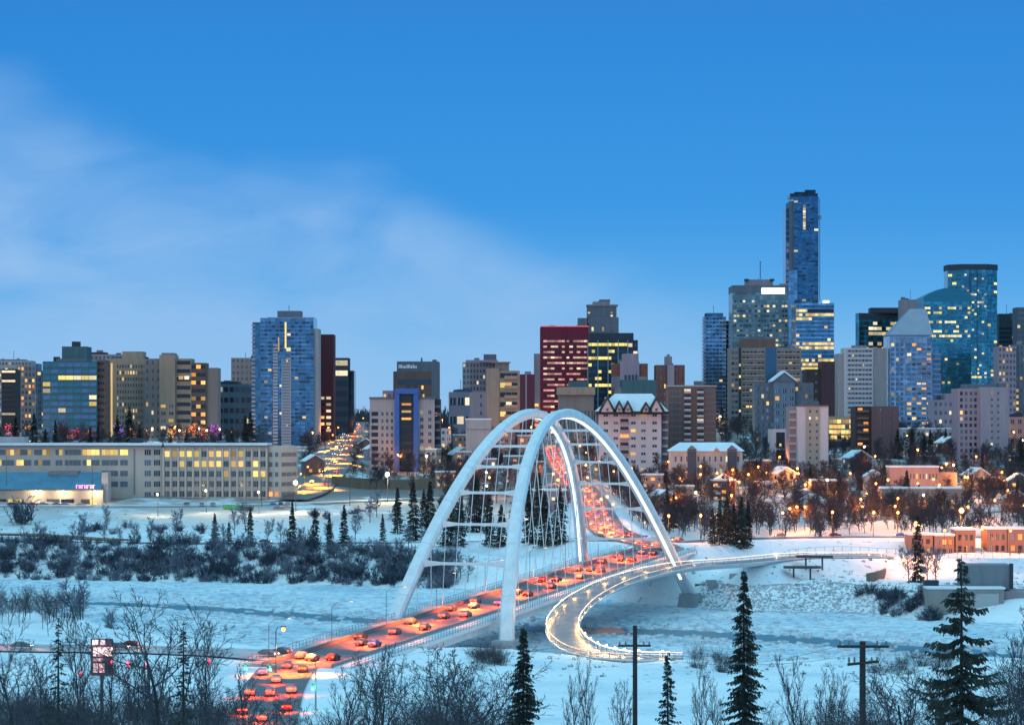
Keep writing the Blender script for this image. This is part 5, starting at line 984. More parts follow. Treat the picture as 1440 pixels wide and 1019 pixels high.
def lamps():
    R = random.Random(5)
    def at_top(px, py, kind, power, **k):                           # a lamp whose head shows at this point
        h = {'o':9.5,'w':9.5,'big':12,'bigw':13}[kind]
        ys = np.arange(float(yshore_far(px))+20, 2300, 8.); hs = Hs((px-PCX)*ys/F, ys)+h; pr = PHY-F*(hs-CAMZ)/ys; ok = pr <= py; y = float(ys[int(np.argmax(ok))]) if ok.any() else 2240.-10*(px % 9)
        street_lamp(X(px,y), y, kind, power, **k)
    at_top(1351, 717, 'big', 50000, label='tall orange street lamp burning brightest above the orange terrace', group='bright orange lamps'); at_top(1288, 746, 'big', 42000, label='bright orange street lamp right behind the lone frosted spruce', group='bright orange lamps')
    at_top(545, 664, 'bigw', 30000, label='white floodlight pole beside the walled yard below the blue framed flats', group='white floodlights'); at_top(416, 676, 'bigw', 16000, label='white floodlight pole at the corner of the white institute', group='white floodlights')
    for px, py in ((364,690),(290,690),(222,694)): at_top(px, py, 'w', 5000, base='lamp standing before the white institute', group='yard lamps')
    # the street between the towers
    for s, (px, y) in enumerate(((428,1370),(475,1420),(452,1470),(492,1510),(458,1560),(497,1610),(464,1680),(503,1740),(472,1820),(508,1900),(480,1990),(514,2080),(488,2200),(418,1330),(462,1350))): street_lamp(X(px,y), y, 'o', 90000, base='orange lamp along the climbing street', group='lamps of the climbing street', col=(1,.36,.02), spot=True, rz=1.57 if px < np.interp(y, [1335,1450,1550,1750,2050], [440,466,477,486,496]) else -1.57)
    for px, py in ((566,590),(600,640),(560,640),(640,585),(632,600),(622,576),(452,590),(447,560),(440,608),(462,600),(690,588),(836,580),(775,588),(790,590),(762,585),(826,590),
                   (888,655),(863,660),(940,648),(960,650),(985,655),(1008,662),(1030,660),(1058,585),(1028,585),(1012,585),(978,690),(985,664),(950,700),(913,702),(1022,716),(1078,664),(1052,668),(1096,640),(1122,664),(1138,676),(1163,676),(1110,714),(1120,712),(1212,712),(1195,666),(1218,690),(1210,700),(1248,672),(1230,640),(1242,560),(1312,672),(1320,680),(1298,700),(1330,650),(1340,655),(1290,632),(1275,612),(1372,640),(1408,662),(1425,664),(1437,617),(1425,605),(1430,580),(1262,700),(1258,712),(1285,688),(1360,670),(1398,700),(1215,625)):
        at_top(px, py+R.uniform(-2,2), R.choice('oooow'), 6800, base='orange street lamp on the town slope', group='lamps on the town slope')
    for i in range(14): at_top(R.uniform(872,1445), R.uniform(650,712), 'o', 6000, base='orange street lamp on the town slope', group='lamps on the town slope')
    for i in range(16): at_top(R.uniform(590,860), R.uniform(598,700), R.choice('ooow'), 6500, base='orange street lamp on the town slope', group='lamps on the town slope')
    for px in (1286,1328,1380,1420): street_lamp(X(px,1034), 1034, 'o', 3600, base='orange lamp along the terrace front', group='lamps of the terrace front')
    for px, y in ((845,1075),(862,1050),(826,1200),(806,1330),(824,1300),(790,1480),(800,1560),(776,1720),(940,1000),(985,1012),(1100,1058),(1170,1066),(1228,1068),(1262,1072)): street_lamp(X(px,y), y, 'o', 9000, base='orange lamp along the north road', group='lamps north of the bridge')
    for px in (240,262,282,300,318,338,20,95,140,215): street_lamp(X(px,1830), 1830+R.uniform(-60,60), R.choice('oow'), 9000, base='lamp glowing over the upper grounds', group='lamps of the upper grounds')
    street_lamp(X(388,580), 580, 'o', 45000, col=(1,.34,.03), spot=True, label='orange street lamp beside the curve where the road meets the bridge', group='lamps of the south approach', rz=1.2)
    # lamps on the deck, one every 39 metres, throwing warm pools on the roadway
    for i, y in enumerate((612, 650, 687, 725, 766, 808, 845, 882)):
        s = (y-792.5)/BRD.y; p = bp_(s, -9.8, 0); z = deckz(p.y)+.16
        o = empty('street_lamp', (p.x, p.y, z), math.radians(74.5)); lm = bridge_lamp
        q = link('pole', lm[0], o); h = link('lamp_head', lm[1], o); link('bulb', lm[2], h)
        d = DECK_SPOT; w_ = bpy.data.objects.new('light', DECK_WIDE); COL.objects.link(w_); w_.location = (0,-8.6,7.8); w_.parent = o; l = bpy.data.objects.new('light', d); COL.objects.link(l); l.location = (0,-8.6,8.1); l.parent = o
        auto(o, 'slim bridge deck lamp', 'street lamp', 'bridge deck lamps', (0,0,8))
bm_ = MB(); bm_.tube([(0,0,-.1),(0,0,7.2),(0,-1.2,8.2),(0,-4.2,8.6)], [.07,.06,.045,.04], 6); bh_ = MB(); bh_.box((0,-4.5,8.55), (.3,.9,.12)); bb_ = MB(); bb_.box((0,-4.5,8.46), (.22,.7,.06))
bridge_lamp = (bm_.mesh('pole', DARKM), bh_.mesh('lamp_head', DARKM), bb_.mesh('bulb', mat('deck_bulb', (1,.7,.4), emit=(1,.55,.2), es=5)))
DECK_WIDE = bpy.data.lights.new('deck_wide', 'SPOT'); DECK_WIDE.energy = 40000; DECK_WIDE.color = (1,.17,.02); DECK_WIDE.spot_size = math.radians(135); DECK_WIDE.spot_blend = .6  # second spot added at each deck lamp to tint the whole deck orange-red
DECK_SPOT = bpy.data.lights.new('deck_spot', 'SPOT'); DECK_SPOT.energy = 85000; DECK_SPOT.color = (1,.50,.07); DECK_SPOT.spot_size = math.radians(46); DECK_SPOT.spot_blend = .9; DECK_SPOT.shadow_soft_size = .25
lamps()

def car_parts(col, name):
    m = mat(name, col, .3, spec=.6); b = MB()
    prof = [(-2.2,.35),(-2.25,.75),(-2.15,.95),(-1.75,1.0),(-1.2,1.42),(.25,1.45),(.95,1.0),(2.0,.88),(2.25,.62),(2.2,.32)]      # x = along, z = up: rear is at -x
    rings = []
    for yy, k in ((-.88,.0),(-.86,1.),(.86,1.),(.88,.0)):
        rings.append([(x*(.985 if k == 0 else 1), yy*(1 if z < 1.02 else .80), z if k else .4+(z-.4)*.96) for x, z in prof])
    b.sweep(rings); body = b.mesh('body', m, smooth=False)
    return body
def car_glass():
    g = MB(); g.sweep([[(-1.60,-.752,1.06),(-1.17,-.71,1.37),(.22,-.71,1.39),(.80,-.752,1.06)], [(-1.60,.752,1.06),(-1.17,.71,1.37),(.22,.71,1.39),(.80,.752,1.06)]]); return g.mesh('window', G1)
def mk(f): mb = MB(); f(mb); return mb
WHEEL = MB(); WHEEL.tube([(0,-.11,0),(0,.11,0)], .32, 10); WHEEL = WHEEL.mesh('wheel', mat('tyre', (.02,.02,.02), .8))
TL = MB(); TL.box((-2.22,0,.78), (.10,.36,.20)); TL = TL.mesh('tail_light', TAIL); HL = MB(); HL.box((2.2,0,.66), (.10,.36,.18)); HL = HL.mesh('head_light', HEAD)
RG = mat('rear_glass', (.02,.02,.03), .1)
CARS = [('dark silver', car_parts((.12,.12,.13), 'silver_paint')), ('black', car_parts((.02,.02,.025), 'black_paint')), ('dull white', car_parts((.22,.22,.22), 'white_paint')), ('dark red', car_parts((.12,.01,.01), 'red_paint')), ('dark blue', car_parts((.03,.07,.22), 'blue_paint')), ('grey', car_parts((.14,.14,.15), 'grey_paint'))]
CGL = car_glass()
def tail_spot(pw):
    if ('tail', pw) not in LD:
        d = bpy.data.lights.new('tail_glow', 'SPOT'); d.energy = pw; d.color = (1,.05,.012); d.spot_size = math.radians(152); d.spot_blend = .5; d.shadow_soft_size = .25; LD[('tail', pw)] = d
    return LD[('tail', pw)]
def car(x, y, z, rz, base, group, wheels=True, lit=True, pw=420, s=1., head=True):
    """nose along +x, turned by rz"""
    col, body = random.choice(CARS); o = empty('car', (x, y, z), rz); o.scale = (s, s, s); link('body', body, o); link('window', CGL, o)
    if wheels:
        for a in (-1.4, 1.4):
            for b in (-.8, .8): link('wheel', WHEEL, o, (a, b, .32))
    tl = TL if lit else TLO; hl = HL if lit else HLO
    for b in (-.62, .62): link('tail_light', tl, o, (0, b, 0)); link('head_light', hl, o, (0, b, 0))
    if lit:
        k = bpy.data.objects.new('light', tail_spot(pw)); COL.objects.link(k); k.location = (-3.6, 0, 1.9); k.parent = o
        if head: lamp(o, (4.2, 0, .9), pw*.55, (1,.42,.14), .25)
    auto(o, col+' '+base, 'car', group); return o
TLO = MB(); TLO.box((-2.22,0,.78), (.10,.36,.20)); TLO = TLO.mesh('tail_light', mat('dull_red_lens', (.25,.02,.02), .3)); HLO = MB(); HLO.box((2.2,0,.66), (.10,.36,.18)); HLO = HLO.mesh('head_light', mat('dull_clear_lens', (.6,.6,.6), .2))
def traffic():
    R = random.Random(17); yaw = math.atan2(BRD.y, BRD.x)
    for lane in (-4.6, -1.0, 2.6):
        s = (612-792.5)/BRD.y+R.uniform(0,10)
        while s < (912-792.5)/BRD.y:
            p = bp_(s, lane+R.uniform(-.3,.3), 0); car(p.x, p.y, deckz(p.y)+.01, yaw, 'car on the bridge deck', 'cars on the bridge', pw=3000, head=False); s += R.uniform(20, 40)
    def along(idx, offs, y0, y1, step, base, group, rev=False, **k):
        nm, pts, w, m, f = ROADS[idx]; ln = smooth_line(pts, 10); g, T = line_at(ln)
        for off in offs:
            s = R.uniform(0, step)
            while s < T:
                p, d = g(s); s += step*R.uniform(.7,1.5)
                if not y0 < p.y < y1: continue
                n = Vector((d.y, -d.x, 0)).normalized(); q = p+n*off; car(q.x, q.y, p.z+.12, math.atan2(d.y, d.x)+(math.pi if off < 0 and rev else 0), base, group, **k)
    along(1, (-3.6,0,3.6), 470, 604, 36, 'car on the curved approach', 'cars on the south approach', pw=4200, head=False)
    # that road runs southward in the list, so those cars are turned to face the bridge
    for o, b, a in AUTO:
        if o.get('group') == 'cars on the south approach': o.rotation_euler.z += math.pi
    along(2, (-4.2,-.8,2.8), 918, 1650, 26, 'car on the hill road', 'cars on the hill road', wheels=False, pw=2000)
    along(3, (-2,2), 965, 1075, 45, 'car on the riverside road', 'cars on the riverside road', rev=True, wheels=False, pw=500)
    along(5, (-4,-1,3), 1340, 2300, 70, 'car on the climbing street', 'cars on the climbing street', rev=True, wheels=False, pw=300)
    along(4, (1.5,), 1000, 1095, 60, 'car on the flat riverside drive', 'cars on the riverside drive', wheels=False, pw=200)
    along(0, (-3,3), 610, 660, 26, 'car on the near river road', 'cars on the near river road', rev=True, wheels=False, pw=260)
    for px in (18,34,47,60,80,92,113,262,285,300,345,384,395,405): car(X(px,1272), 1272+R.uniform(-2,2), H(X(px,1272),1272)+.05, R.uniform(-.2,.2)+(1.57 if px > 250 else 0), 'unlit parked car in the yard', 'parked cars', lit=False, wheels=False)
    for px, y in ((505,1245),(522,1250),(392,1250),(404,1251)): car(X(px,y), y, H(X(px,y),y)+.05, R.uniform(-.3,.3), 'parked car on the snowy lot', 'parked cars', lit=False, wheels=False)
traffic()

def street_things():
    # utility poles
    def upole(px, ptop, Y, bars, label):
        zt = Z(ptop,Y); x = X(px,Y); zg = H(x,Y); o = empty('utility_pole', (x,Y,zg)); tag(o, label, 'utility pole'); h = zt-zg
        m = MB(); m.tube([(0,0,-.5),(0,0,h)], [.20,.15], 8); m.build('pole', BARKD, o)
        for py, w0, w1, tilt in bars:
            z = Z(py,Y)-zg; m = MB(); m.tube([(X(px+w0,Y)-x,-.2,z-tilt), (X(px+w1,Y)-x,-.2,z+tilt)], .075, 5); b = m.build('crossarm', BARKD, o)
            for q in (w0*.9, w0*.55, w1*.55, w1*.9): m = MB(); m.tube([(X(px+q,Y)-x,-.2,z), (X(px+q,Y)-x,-.2,z+.16), (X(px+q,Y)-x,-.2,z+.3)], [.045,.07,.03], 6); m.build('insulator', mat('porcelain', (.16,.15,.15), .3), b)
        return o, zt
    upole(893, 879, 205, ((907,-24,22,0),), 'wooden utility pole with a single crossarm near the small spruce')
    upole(1213, 901, 150, ((908,-36,36,0),(931,-22,22,.08)), 'wooden utility pole with two crossarms near the bare trees')
    for a, b, lab in ((P(870,907,205), P(1178,908,150), 'upper sagging wire strung between the two utility poles'), (P(914,907,205), P(1248,908,150), 'lower sagging wire strung between the two utility poles')):
        m = MB(); m.tube([a.lerp(b, i/12)+Vector((0,0,-1.1*4*(i/12)*(1-i/12))) for i in range(13)], .012, 3); tag(m.build('overhead_wire', DARKM), lab, 'wire')
    # traffic signals: a mast arm with two green heads, a low green head on its pole, red heads to the west
    def head(o, x, y, z, lit, face=1):
        m = MB(); m.box((x,y,z), (.34,.22,1.05)); h = m.build('signal_head', mat('signal_yellow', (.05,.05,.05), .5), o)
        for k, (c, nm) in enumerate((('red',(1,.03,.06)),('amber',(1,.5,.05)),('green',(.05,1,.55)))):
            on = c == lit; mm = mat(c+('_on' if on else '_off'), nm if on else tuple(v*.06+.01 for v in nm), .4, emit=nm if on else None, es=24 if on else 0)
            m = MB(); m.tube([(x,y-.11,z+.33-.33*k),(x,y-.17,z+.33-.33*k)], .20 if on else .11, 10); m.build('lens', mm, h)
        lamp(o, (x, y-.6, z), 160, {'red':(1,.03,.08),'green':(.05,1,.6),'amber':(1,.5,.05)}[lit], .15)
    Y = 505; x = X(444,Y); zg = H(x,Y)-.1; o = empty('traffic_signal', (x,Y,zg)); tag(o, 'traffic signal mast with two green heads on a long arm over the curved road', 'traffic signal')
    m = MB(); m.tube([(0,0,0),(0,0,Z(930,Y)-zg)], [.16,.11], 8); m.build('pole', mat('galvanised', (.30,.32,.34), .5, metal=.5), o); za = Z(934,Y)-zg
    m = MB(); m.tube([(0,0,za),(X(330,Y)-x,0,za+.15)], [.11,.06], 6); m.build('mast_arm', mat('galvanised'), o)
    head(o, X(346,Y)-x, -.1, Z(937,Y)-zg, 'green'); head(o, X(380,Y)-x, -.1, Z(938,Y)-zg, 'green'); head(o, X(440,Y)-x, -.35, Z(965,Y)-zg, 'green')
    for k, (px, py, c, lab) in enumerate(((113,948,'red','red traffic signal low among the bare trees, below the lit roadside sign'), (157,932,'red','red traffic signal just beside the lit roadside sign'), (180,934,'red','red traffic signal on a thin pole, midway between sign and frosted spruce'), (207,936,'red','red traffic signal on a thin pole next to the frosted spruce'), (294,930,'red','red traffic signal on a thin pole between the frosted spruce and the green mast'))):
        Y = 480-6*k; x = X(px,Y); zg = H(x,Y)-.1; o = empty('traffic_signal', (x,Y,zg)); tag(o, lab, 'traffic signal', 'red traffic signals'); m = MB(); m.tube([(0,.2,0),(0,.2,Z(py,Y)-zg)], .07, 6); m.build('pole', mat('galvanised'), o); head(o, 0, 0, Z(py,Y)-zg, c)
    # the lit roadside sign
    Y = 478; x = X(143,Y); zg = H(x,Y); o = empty('roadside_sign', (x,Y,zg)); tag(o, 'lit roadside sign with white, pink and cream panels on a post', 'sign')
    m = MB(); m.box((0,.25,(Z(945,Y)-zg)/2), (.5,.3,Z(945,Y)-zg)); m.build('post', DARKM, o); m = MB(); m.box((0,.15,(Z(898,Y)+Z(949,Y))/2-zg), (X(158,Y)-X(129,Y)+.25,.34,(949-897)*Y/F)); m.build('frame', DARKM, o)
    for a, c, t_, b_, col, es in ((130,138,899,906,(1,.80,.6),1.1),(141,148,899,906,(1,.80,.6),.9),(131,159,909,922,(1,.15,.36),.6),(131,147,925,929,(.8,.7,.5),.3),(131,138,932,945,(1,.60,.45),.6),(139.5,147,932,945,(1,.45,.4),.6)):
        m = MB(); m.box((X((a+c)/2,Y)-x,-.06,Z((t_+b_)/2,Y)-zg), ((c-a)*Y/F,.1,(b_-t_)*Y/F)); m.build('panel', mat('sign_panel_%d' % int(a+t_), (.6,.5,.5), emit=col, es=es, rnd=.25), o)
    lamp(o, (0,-2.0,Z(915,Y)-zg), 220, (1,.35,.5), .5)
    # low glowing posts along the ramp end and the far promenade
    pm = MB(); pm.tube([(0,0,-.2),(0,0,1.15)], .09, 6); pm = pm.mesh('post', DARKM); bm = MB(); bm.tube([(0,0,1.15),(0,0,1.5)], .17, 8); bm = bm.mesh('bulb', BUL_W)
    def bollard(p, base, group):
        o = empty('bollard_lamp', p); link('post', pm, o); link('bulb', bm, o); lamp(o, (0,-.3,1.8), 240, (1,.70,.38), .15); auto(o, base, 'bollard lamp', group)
    for i in (78,82,86,90,94,98,102,106): bollard(RAIL_L[min(i,len(RAIL_L)-1)][0]+Vector((0,0,0)), 'small glowing post by the footbridge end', 'footbridge end lamps')
    for px in (1092,1118,1134,1150,1170,1192,1208,1222,1240): y = 915 if px < 1110 else 940; bollard((X(px,y), y, H(X(px,y),y)), 'small glowing post on the promenade', 'promenade lamps')
    # thin light masts on the flat
    for px, pt, pb, lab in ((492,640,712,'thin dark mast on the snow in front of the walled yard'), (9,640,706,'thin mast before the shop, the one nearer the shop end lit yellow'), (130,655,712,'thin mast before the shop beside its pink lettering'), (368,666,712,'thin mast before the corner lamp of the institute')):
        y = Yat(px, pb); x = X(px,y); z = H(x,y); m = MB(); m.tube([(0,0,-.3),(0,0,Z(pt,y)-z)], [.16,.09], 6); o = m.build('mast', DARKM, None, (x,y,z)); tag(o, lab, 'mast')
    # the walled yard and its retaining walls
    def wal(name, lab, pts, h, t, m, cat='wall', drop=2.):
        mb = MB(); V = [Vector(p) for p in pts]; c = V[len(V)//2]; fr = []
        for i, p in enumerate(V):
            d = (V[min(i+1,len(V)-1)]-V[max(i-1,0)]); n = Vector((d.y,-d.x,0)).normalized()*t/2; q = p-c; fr.append([q+n-Vector((0,0,drop)), q-n-Vector((0,0,drop)), q-n+Vector((0,0,h)), q+n+Vector((0,0,h))])
        mb.sweep(fr); o = mb.build(name, m, None, c); tag(o, lab, cat); return o
    g = lambda px, py: (lambda y: (X(px,y), y, H(X(px,y),y)))(Yat(px,py))
    wal('retaining_wall', 'long olive grey wall round the snowy yard below the blue framed flats', [(X(p,1370),1370+q,H(X(p,1370),1370)-.5) for p, q in ((466,0),(520,2),(570,4),(622,6))], 5.2, .6, wall('olive_wall', (.20,.19,.15)))
    wal('retaining_wall', 'dark quay wall along the far ice east of the bridge', [(X(p,y),y,2.2) for p, y in ((978,893),(1050,886),(1130,880),(1232,876))], .9, .8, wall('dark_quay', (.10,.11,.13)), drop=3.)
    wal('retaining_wall', 'curved stone wall at the end of the lit promenade', [(X(p,y),y,3.0) for p, y in ((1242,940),(1246,928),(1242,914),(1232,900),(1220,890))], 3.4, .8, wall('brown_stone', (.22,.16,.12)), drop=3.)
    for px, py, lab in ((1145,782,'upper dark landing stage jutting from the footbridge abutment'), (1128,797,'lower dark landing stage below the footbridge abutment')):
        y = 905 if py < 790 else 895; p = P(px,py,y); mb = MB(); mb.box((0,0,0), (11,4,.7)); mb.box((-2.5,.5,-2.2), (.5,.5,4)); mb.box((2.5,.5,-2.2), (.5,.5,4)); tag(mb.build('landing_stage', DARKM, None, p), lab, 'landing stage')
    # railings along the far promenade and the terrace fence
    def fence(lab, pts, h, step, m):
        mb = MB(); V = smooth_line([Vector(p) for p in pts], 8); f, T = line_at(V); c = V[0]; s = 0
        while s < T: p, d = f(s); p = p-c; mb.tube([p-Vector((0,0,.2)), p+Vector((0,0,h))], .06, 4); s += step
        for q in (h*.5, h): mb.tube([v-c+Vector((0,0,q)) for v in V], .05, 4)
        tag(mb.build('fence', m, None, c), lab, 'fence')
    fence('long thin wire fence in front of the orange lit terrace', [(X(p,1012),1012,H(X(p,1012),1012)) for p in (1110,1180,1250,1330,1400,1470)], 3.2, 3.0, mat('rail_grey'))
    fence('thin railing along the snowy promenade toward the pump house', [(X(p,938),938,H(X(p,938),938)) for p in (1140,1180,1236)], 1.2, 1.6, mat('rail_grey'))
    # pump house
    Y = 822; b = Bld('pump_house', 'grey two tier pump house on the river bank with snowy ledges', 'building', 1362, Y, 868)
    pw = wall('weathered_concrete', (.36,.35,.33)); v = b.vol(1306, 1412, 828, None, pw, depth=22, sink=4); b.vol(1355, 1424, 794, 828, wall('grey_cladding', (.24,.27,.30)), dy=8, depth=12, name='upper_storey'); b.vol(1412, 1462, 832, None, GREYC, dy=2, depth=18, name='side_wing', sink=4)
    b.vol(1304, 1414, 825.5, 828, SNOW, dy=-.3, depth=8, name='roof'); b.vol(1420, 1425, 792, 828, DKBL, dy=7.5, depth=1, name='corner_post'); b.piece(v, 'F', (.60,.93), (.42,.9), wall('pale_panel', (.48,.50,.50)), .3, .05, 'wall_panel'); b.piece(v, 'F', (.80,.86), (.08,.32), DKBL, .3, .1, 'door'); b.done()
    # the orange lit terrace on the bank
    OB = wall('orange_brick', (.33,.19,.14))
    for i, (a, c, t_) in enumerate(((1278,1312,752),(1314,1342,753),(1344,1372,745),(1388,1416,744),(1417,1452,744))):
        Yy = 1045; lab = ('low', 'second', 'tall middle', 'broad', 'end')[i]; b = Bld('terrace_house', lab+' brick house of the orange lit terrace, '+('nearest the bright lamp behind the spruce','one house along from the low end','with two dark doorways','with a dark band of windows','running out of the picture')[i], 'house', (a+c)/2, Yy, 780, group='orange lit terrace')
        v = b.vol(a, c, t_, None, OB, depth=12, cap=SNOW, sink=4); b.grid(v, 3, 2, fx=(.06,.94), fz=(.34,.95), ww=.55, wh=.5, p=.25, g=[GD, G1], lit=[LITO, LITW]); b.piece(v, 'F', (.42,.52), (.30,.56), BANDD, .3, .1, 'door'); b.done(); lamp(b.root, (0,-7,5.5), 1500, (1,.26,.06), .4)  # orange light without a fitting, added before each house to strengthen the terrace glow
    # hillside houses
    R = random.Random(31); spots = [(1018,690,1290),(1062,684,1330),(1000,676,1380),(968,700,1240),(1100,690,1300),(1205,668,1420),(1228,686,1300),(1186,640,1560),(1262,640,1560),(1310,625,1640),(1332,640,1560),(1340,690,1260),(1372,688,1290),(1400,680,1330),(1432,690,1270),(1420,650,1500),(930,700,1220),(905,690,1280),(1142,705,1200),(1376,712,1200),(1428,716,1190),
                                    (630,650,1480),(648,640,1540),(620,625,1640),(726,655,1420),(744,640,1500),(705,640,1560),(690,670,1370),(530,640,1600),(450,640,1500),(440,655,1440),(456,625,1640),(515,625,1650),(516,612,1750),(850,655,1420),(836,640,1500),(740,690,1240),(752,668,1330)]
    walls_ = [('cream', wall('cream_siding', (.50,.46,.40))), ('grey', GREYC), ('brown', BROWN), ('pale blue', wall('blue_siding', (.30,.36,.44))), ('brick', BRICK), ('white', WHITEW)]
    for px, py, Y in spots[::2]+[(1205,668,1420)]:
        nm, m = R.choice(walls_); x = X(px,Y); zg = H(x,Y); w, d, h = R.uniform(8,13), R.uniform(8,10), R.uniform(4.5,7); o = empty('house', (x,Y,zg), R.choice((0,0,.35,-.35,1.57)))
        mb = MB(); mb.box((0,0,h/2-1.5), (w,d,h+3)); mb.prism([(-w/2,h-.005),(w/2,h-.005),(0,h+w*.30)], -d/2, d/2); mb.build('wall', m, o)
        mb = MB(); e = .5; k = .60
        mb.prism([(-w/2-e,h-e*k),(0,h+w*.30+.02),(0,h+w*.30+.45),(-w/2-e,h-e*k+.4)], -d/2-.5, d/2+.5); mb.prism([(w/2+e,h-e*k),(w/2+e,h-e*k+.4),(.01,h+w*.30+.45),(.01,h+w*.30+.02)], -d/2-.5, d/2+.5); rf = mb.build('roof', SNOW, o); mb = MB(); mb.box((w*.2,d*.15,h+w*.30+.2), (.8,.8,1.8)); mb.build('chimney', BRICK, rf)
        for face in (0, 1):
            for i in (-1, 1):
                for zz in ((.3,.72) if h > 5.5 else (.45,)):
                    mm = R.choice((LITW, LITO, LITP, G1, G1)); mu = unit(mm)
                    if face == 0: link('window', mu, o, (i*w*.25,-d/2,zz*h), 0, (1.5,.14,1.4))
                    else: link('window', mu, o, (w/2*(1 if x < 0 else -1),i*d*.25,zz*h), 0, (.14,1.4,1.4))
        auto(o, nm+' gabled house with a snowy roof', 'house', 'gabled houses on the town slope')
    tones = [('mauve', MAUVE), ('brown', BROWN), ('brick', BRICK), ('pale', PALE), ('taupe', TAUPE), ('grey', GREYC), ('pink', PINK), ('white', WHITEW), ('slate', SLATE)]
    for a, c, t_, Y in ((612,634,602,1620),(637,657,612,1560),(700,724,598,1680),(728,750,613,1560),(598,620,632,1500),(664,698,646,1420),(708,740,642,1450),(758,786,606,1760),(808,836,602,1650),(742,764,650,1400),(1050,1084,648,1390),(1062,1088,678,1270),(1092,1116,670,1330),(1170,1202,646,1480),(1207,1240,668,1350),(1266,1290,634,1570),(1292,1316,642,1500),(1320,1344,652,1420),(1352,1376,668,1330),(1384,1418,672,1290),(1420,1455,642,1450),(1426,1462,676,1280),(902,934,668,1290),(1000,1036,676,1240),(952,976,684,1210),(1118,1138,690,1225),(1196,1222,640,1600),(1244,1262,612,1720),(1020,1050,640,1500),(520,544,634,1640),(612,640,664,1370),(640,662,636,1480)):
        nm, m = R.choice(tones); b = Bld('flats_block', 'flats', 'flats', (a+c)/2, Y, group='small flat roofed blocks on the slope', seed=a); sd_ = R.choice((None,'L','R')); v = b.vol(a, c, t_, None, m, depth=14, side=sd_, sf=.3, sink=8, cap=SNOW if Z(t_,Y) < 49 else None); st = max(2, round((v['h']-8)/3.3)); f0 = 8/v['h']; n = max(2, round(v['w']/3.4))
        b.grid(v, n, st, fx=(.04,.96), fz=(f0,.98), ww=.5, wh=.45, p=.28, lit=[LITW, LITO, LITP])
        if sd_: b.grid(v, max(2, round(v['d']/4)), st, fx=(.06,.94), fz=(f0,.98), ww=.4, wh=.42, p=.2, face='R' if sd_ == 'R' else 'L', lit=[LITW, LITO])
        if R.random() < .6: b.balc(v, (.3,.55), st, (f0,.98), R.choice((WHITEW, GREYC, BROWN)), hh=.32)
        b.done(); b.root['label'] = ''; auto(b.root, nm+' flat roofed block of %s storeys' % ('two','three','four','five','six','seven','eight','nine','ten','eleven','twelve','thirteen','fourteen')[min(12, st-2)], 'flats', 'small flat roofed blocks on the slope', (0,0,5))
    # snow-covered pavilion seen through the arch
    Y = 1180; b = Bld('pavilion', 'long low pavilion under deep roof snow, seen through the arches', 'building', 785, Y); v = b.vol(744, 822, 690, None, GREYC, depth=16, cap=SNOW, sink=6); b.grid(v, 8, 1, fz=(.65,.85), ww=.5, p=.1); b.done()
    # skips on the lot
    for px, col, nm in ((322,(.04,.25,.10),'green'),(336,(.05,.30,.12),'bright green'),(348,(.05,.06,.07),'black')):
        y = 1238; mb = MB(); mb.sweep([[(-2.2,-1,0),(2.2,-1,0),(2.2,1,0),(-2.2,1,0)], [(-2.7,-1.15,1.7),(2.7,-1.15,1.7),(2.7,1.15,1.7),(-2.7,1.15,1.7)]]); mb.box((0,0,1.76), (5.5,2.4,.12)); o = mb.build('skip', mat(nm.replace(' ','_')+'_skip_paint', col, .5), None, (X(px,y),y,H(X(px,y),y)+.02)); tag(o, nm+' metal skip on the snow before the institute', 'skip', 'skips on the lot')
    # strings of coloured lights on the trees of the upper grounds
    R = random.Random(8)
    for px, y, h, nm, c in ((8,1856,12,'red',(1,.10,.14)),(20,1860,10,'rose',(1,.16,.22)),(108,1836,11,'pink',(1,.10,.25)),(98,1846,9,'red pink',(1,.12,.18)),(128,1816,9,'violet',(.32,.20,1)),(172,1804,14,'blue violet',(.40,.20,1)),(188,1836,10,'orange red',(1,.16,.10)),(262,1874,9,'amber',(1,.5,.1)),(272,1864,13,'orange',(1,.28,.05)),(286,1802,11,'red orange',(1,.2,.08)),(296,1872,13,'magenta',(.85,.12,1)),(306,1862,11,'purple',(.7,.15,1)),(243,1821,10,'gold',(1,.55,.2))):
        x = X(px,y); t, c_ = R.choice(FAR_BARE); o = empty('lit_tree', (x,y,H(x,y))); o.scale = (h/10,)*3; link('trunk', t, o); cr = link('crown', c_, o); tag(o, 'bare tree wrapped in '+nm+' fairy lights behind the institute roof', 'tree', 'trees with fairy lights')
        mb = MB(); vs = c_.vertices
        for i in range(80): p = vs[R.randrange(len(vs))].co; mb.box(p, (.17,.17,.17))
        mb.build('string_lights', mat(nm.replace(' ','_')+'_fairy_light', c, emit=c, es=3.2), cr); lamp(o, (0,0,6), 1500, c, 2.)
    # broken stone on the east bank
    R = random.Random(4); mb = MB()
    for i in range(2600):
        px = R.uniform(985, 1232); y = float(yshore_far(px))+R.uniform(-2,30); x = X(px,y); z = H(x,y); s = R.uniform(.22,.7)
        mb.box((x,y,max(z,-3.1)+s*.1), (s*R.uniform(.8,1.6),s,s*.7), R.uniform(0,3), taper=R.uniform(.5,.8))
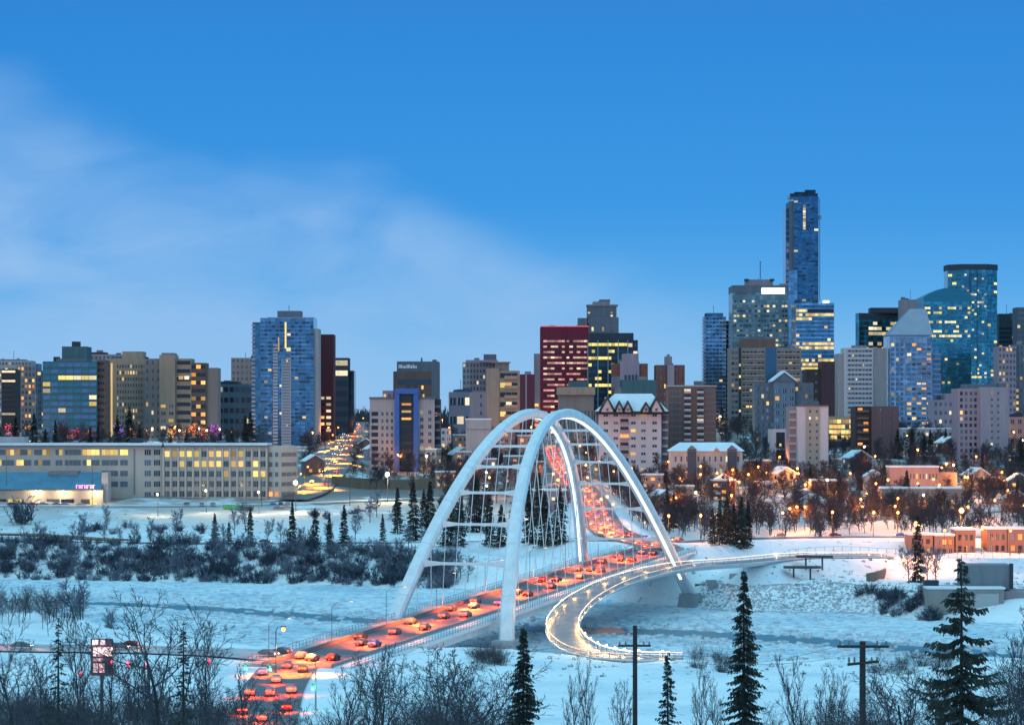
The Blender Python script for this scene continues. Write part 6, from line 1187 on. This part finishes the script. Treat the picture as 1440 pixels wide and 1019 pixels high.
    tag(mb.build('riprap_rubble', mat('rock', (.26,.27,.29), .9, noise=.5, nscale=.9, col2=(.66,.69,.72))), kind='stuff')
street_things()

# ------------------------------------------------------------------ words that tell the repeats apart
MARKS = [('the white slab tower',1138,650),('the maroon block',1234,640),('the manor block',993,650),('the chateau roofed flats',888,650),('the blue framed flats',565,640),('the grey slab tower',1381,640),('the pink flats',1300,672),('the long low hall',1296,705),('the orange terrace',1380,760),('the pump house',1365,830),
         ('the white institute',300,660),('the blue roofed shop',70,680),('the blue glass tower',400,600),('the teal office',100,590),('the beige hotel',176,590),('the olive yard wall',540,672),('the pavilion',785,695),('the near arch foot',710,900),('the far arch foot',968,830),('the arch crown',770,590),
         ('the signal mast',440,950),('the lit sign',143,920),('the two armed pole',1213,930),('the one armed pole',893,930),('the tall slender spruce',1046,880),('the open spruce',1352,880),('the dense spruce',736,930),('the frosted spruce',258,920),('the spruce clump',1030,745),('the brown hotel',585,560),('the quay wall',1100,822),('the red tower',794,540),('the river point',110,850),('the promenade end',1240,780),
         ('the west arch foot',540,880),('the floodlight pole',545,668),('the skips',336,712),('the street mouth',450,685),('the small brick hall',1168,690),('the sloping knoll',1022,620)]
ORD = ['next to', 'second from', 'third from', 'fourth from', 'fifth from', 'sixth from', 'seventh from', 'eighth from', 'ninth from', 'tenth from', 'eleventh from', 'twelfth from', 'thirteenth from', 'fourteenth from', 'fifteenth from', 'sixteenth from', 'seventeenth from', 'eighteenth from', 'nineteenth from', 'twentieth from']
def name_repeats():
    cl = {}
    for o, base, at in AUTO:
        p = Vector(o.location)+(Vector(at) if at else Vector((0,0,2))); q = proj(p)
        ds = sorted((math.hypot(q[0]-a, (q[1]-b)*1.3), n) for n, a, b in MARKS); cl.setdefault((base, o['group']), []).append((q, o, base, ds))
    for key, xs in cl.items():
        by = {}
        for q, o, base, ds in xs: by.setdefault((base, ds[0][1]), []).append((ds[0][0], o))
        for (base, n), ws in by.items():
            ws.sort(key=lambda w: w[0])
            for i, (d, o) in enumerate(ws): o['label'] = f'{base}, {ORD[i] if i < len(ORD) else "far from"} {n}'
name_repeats()
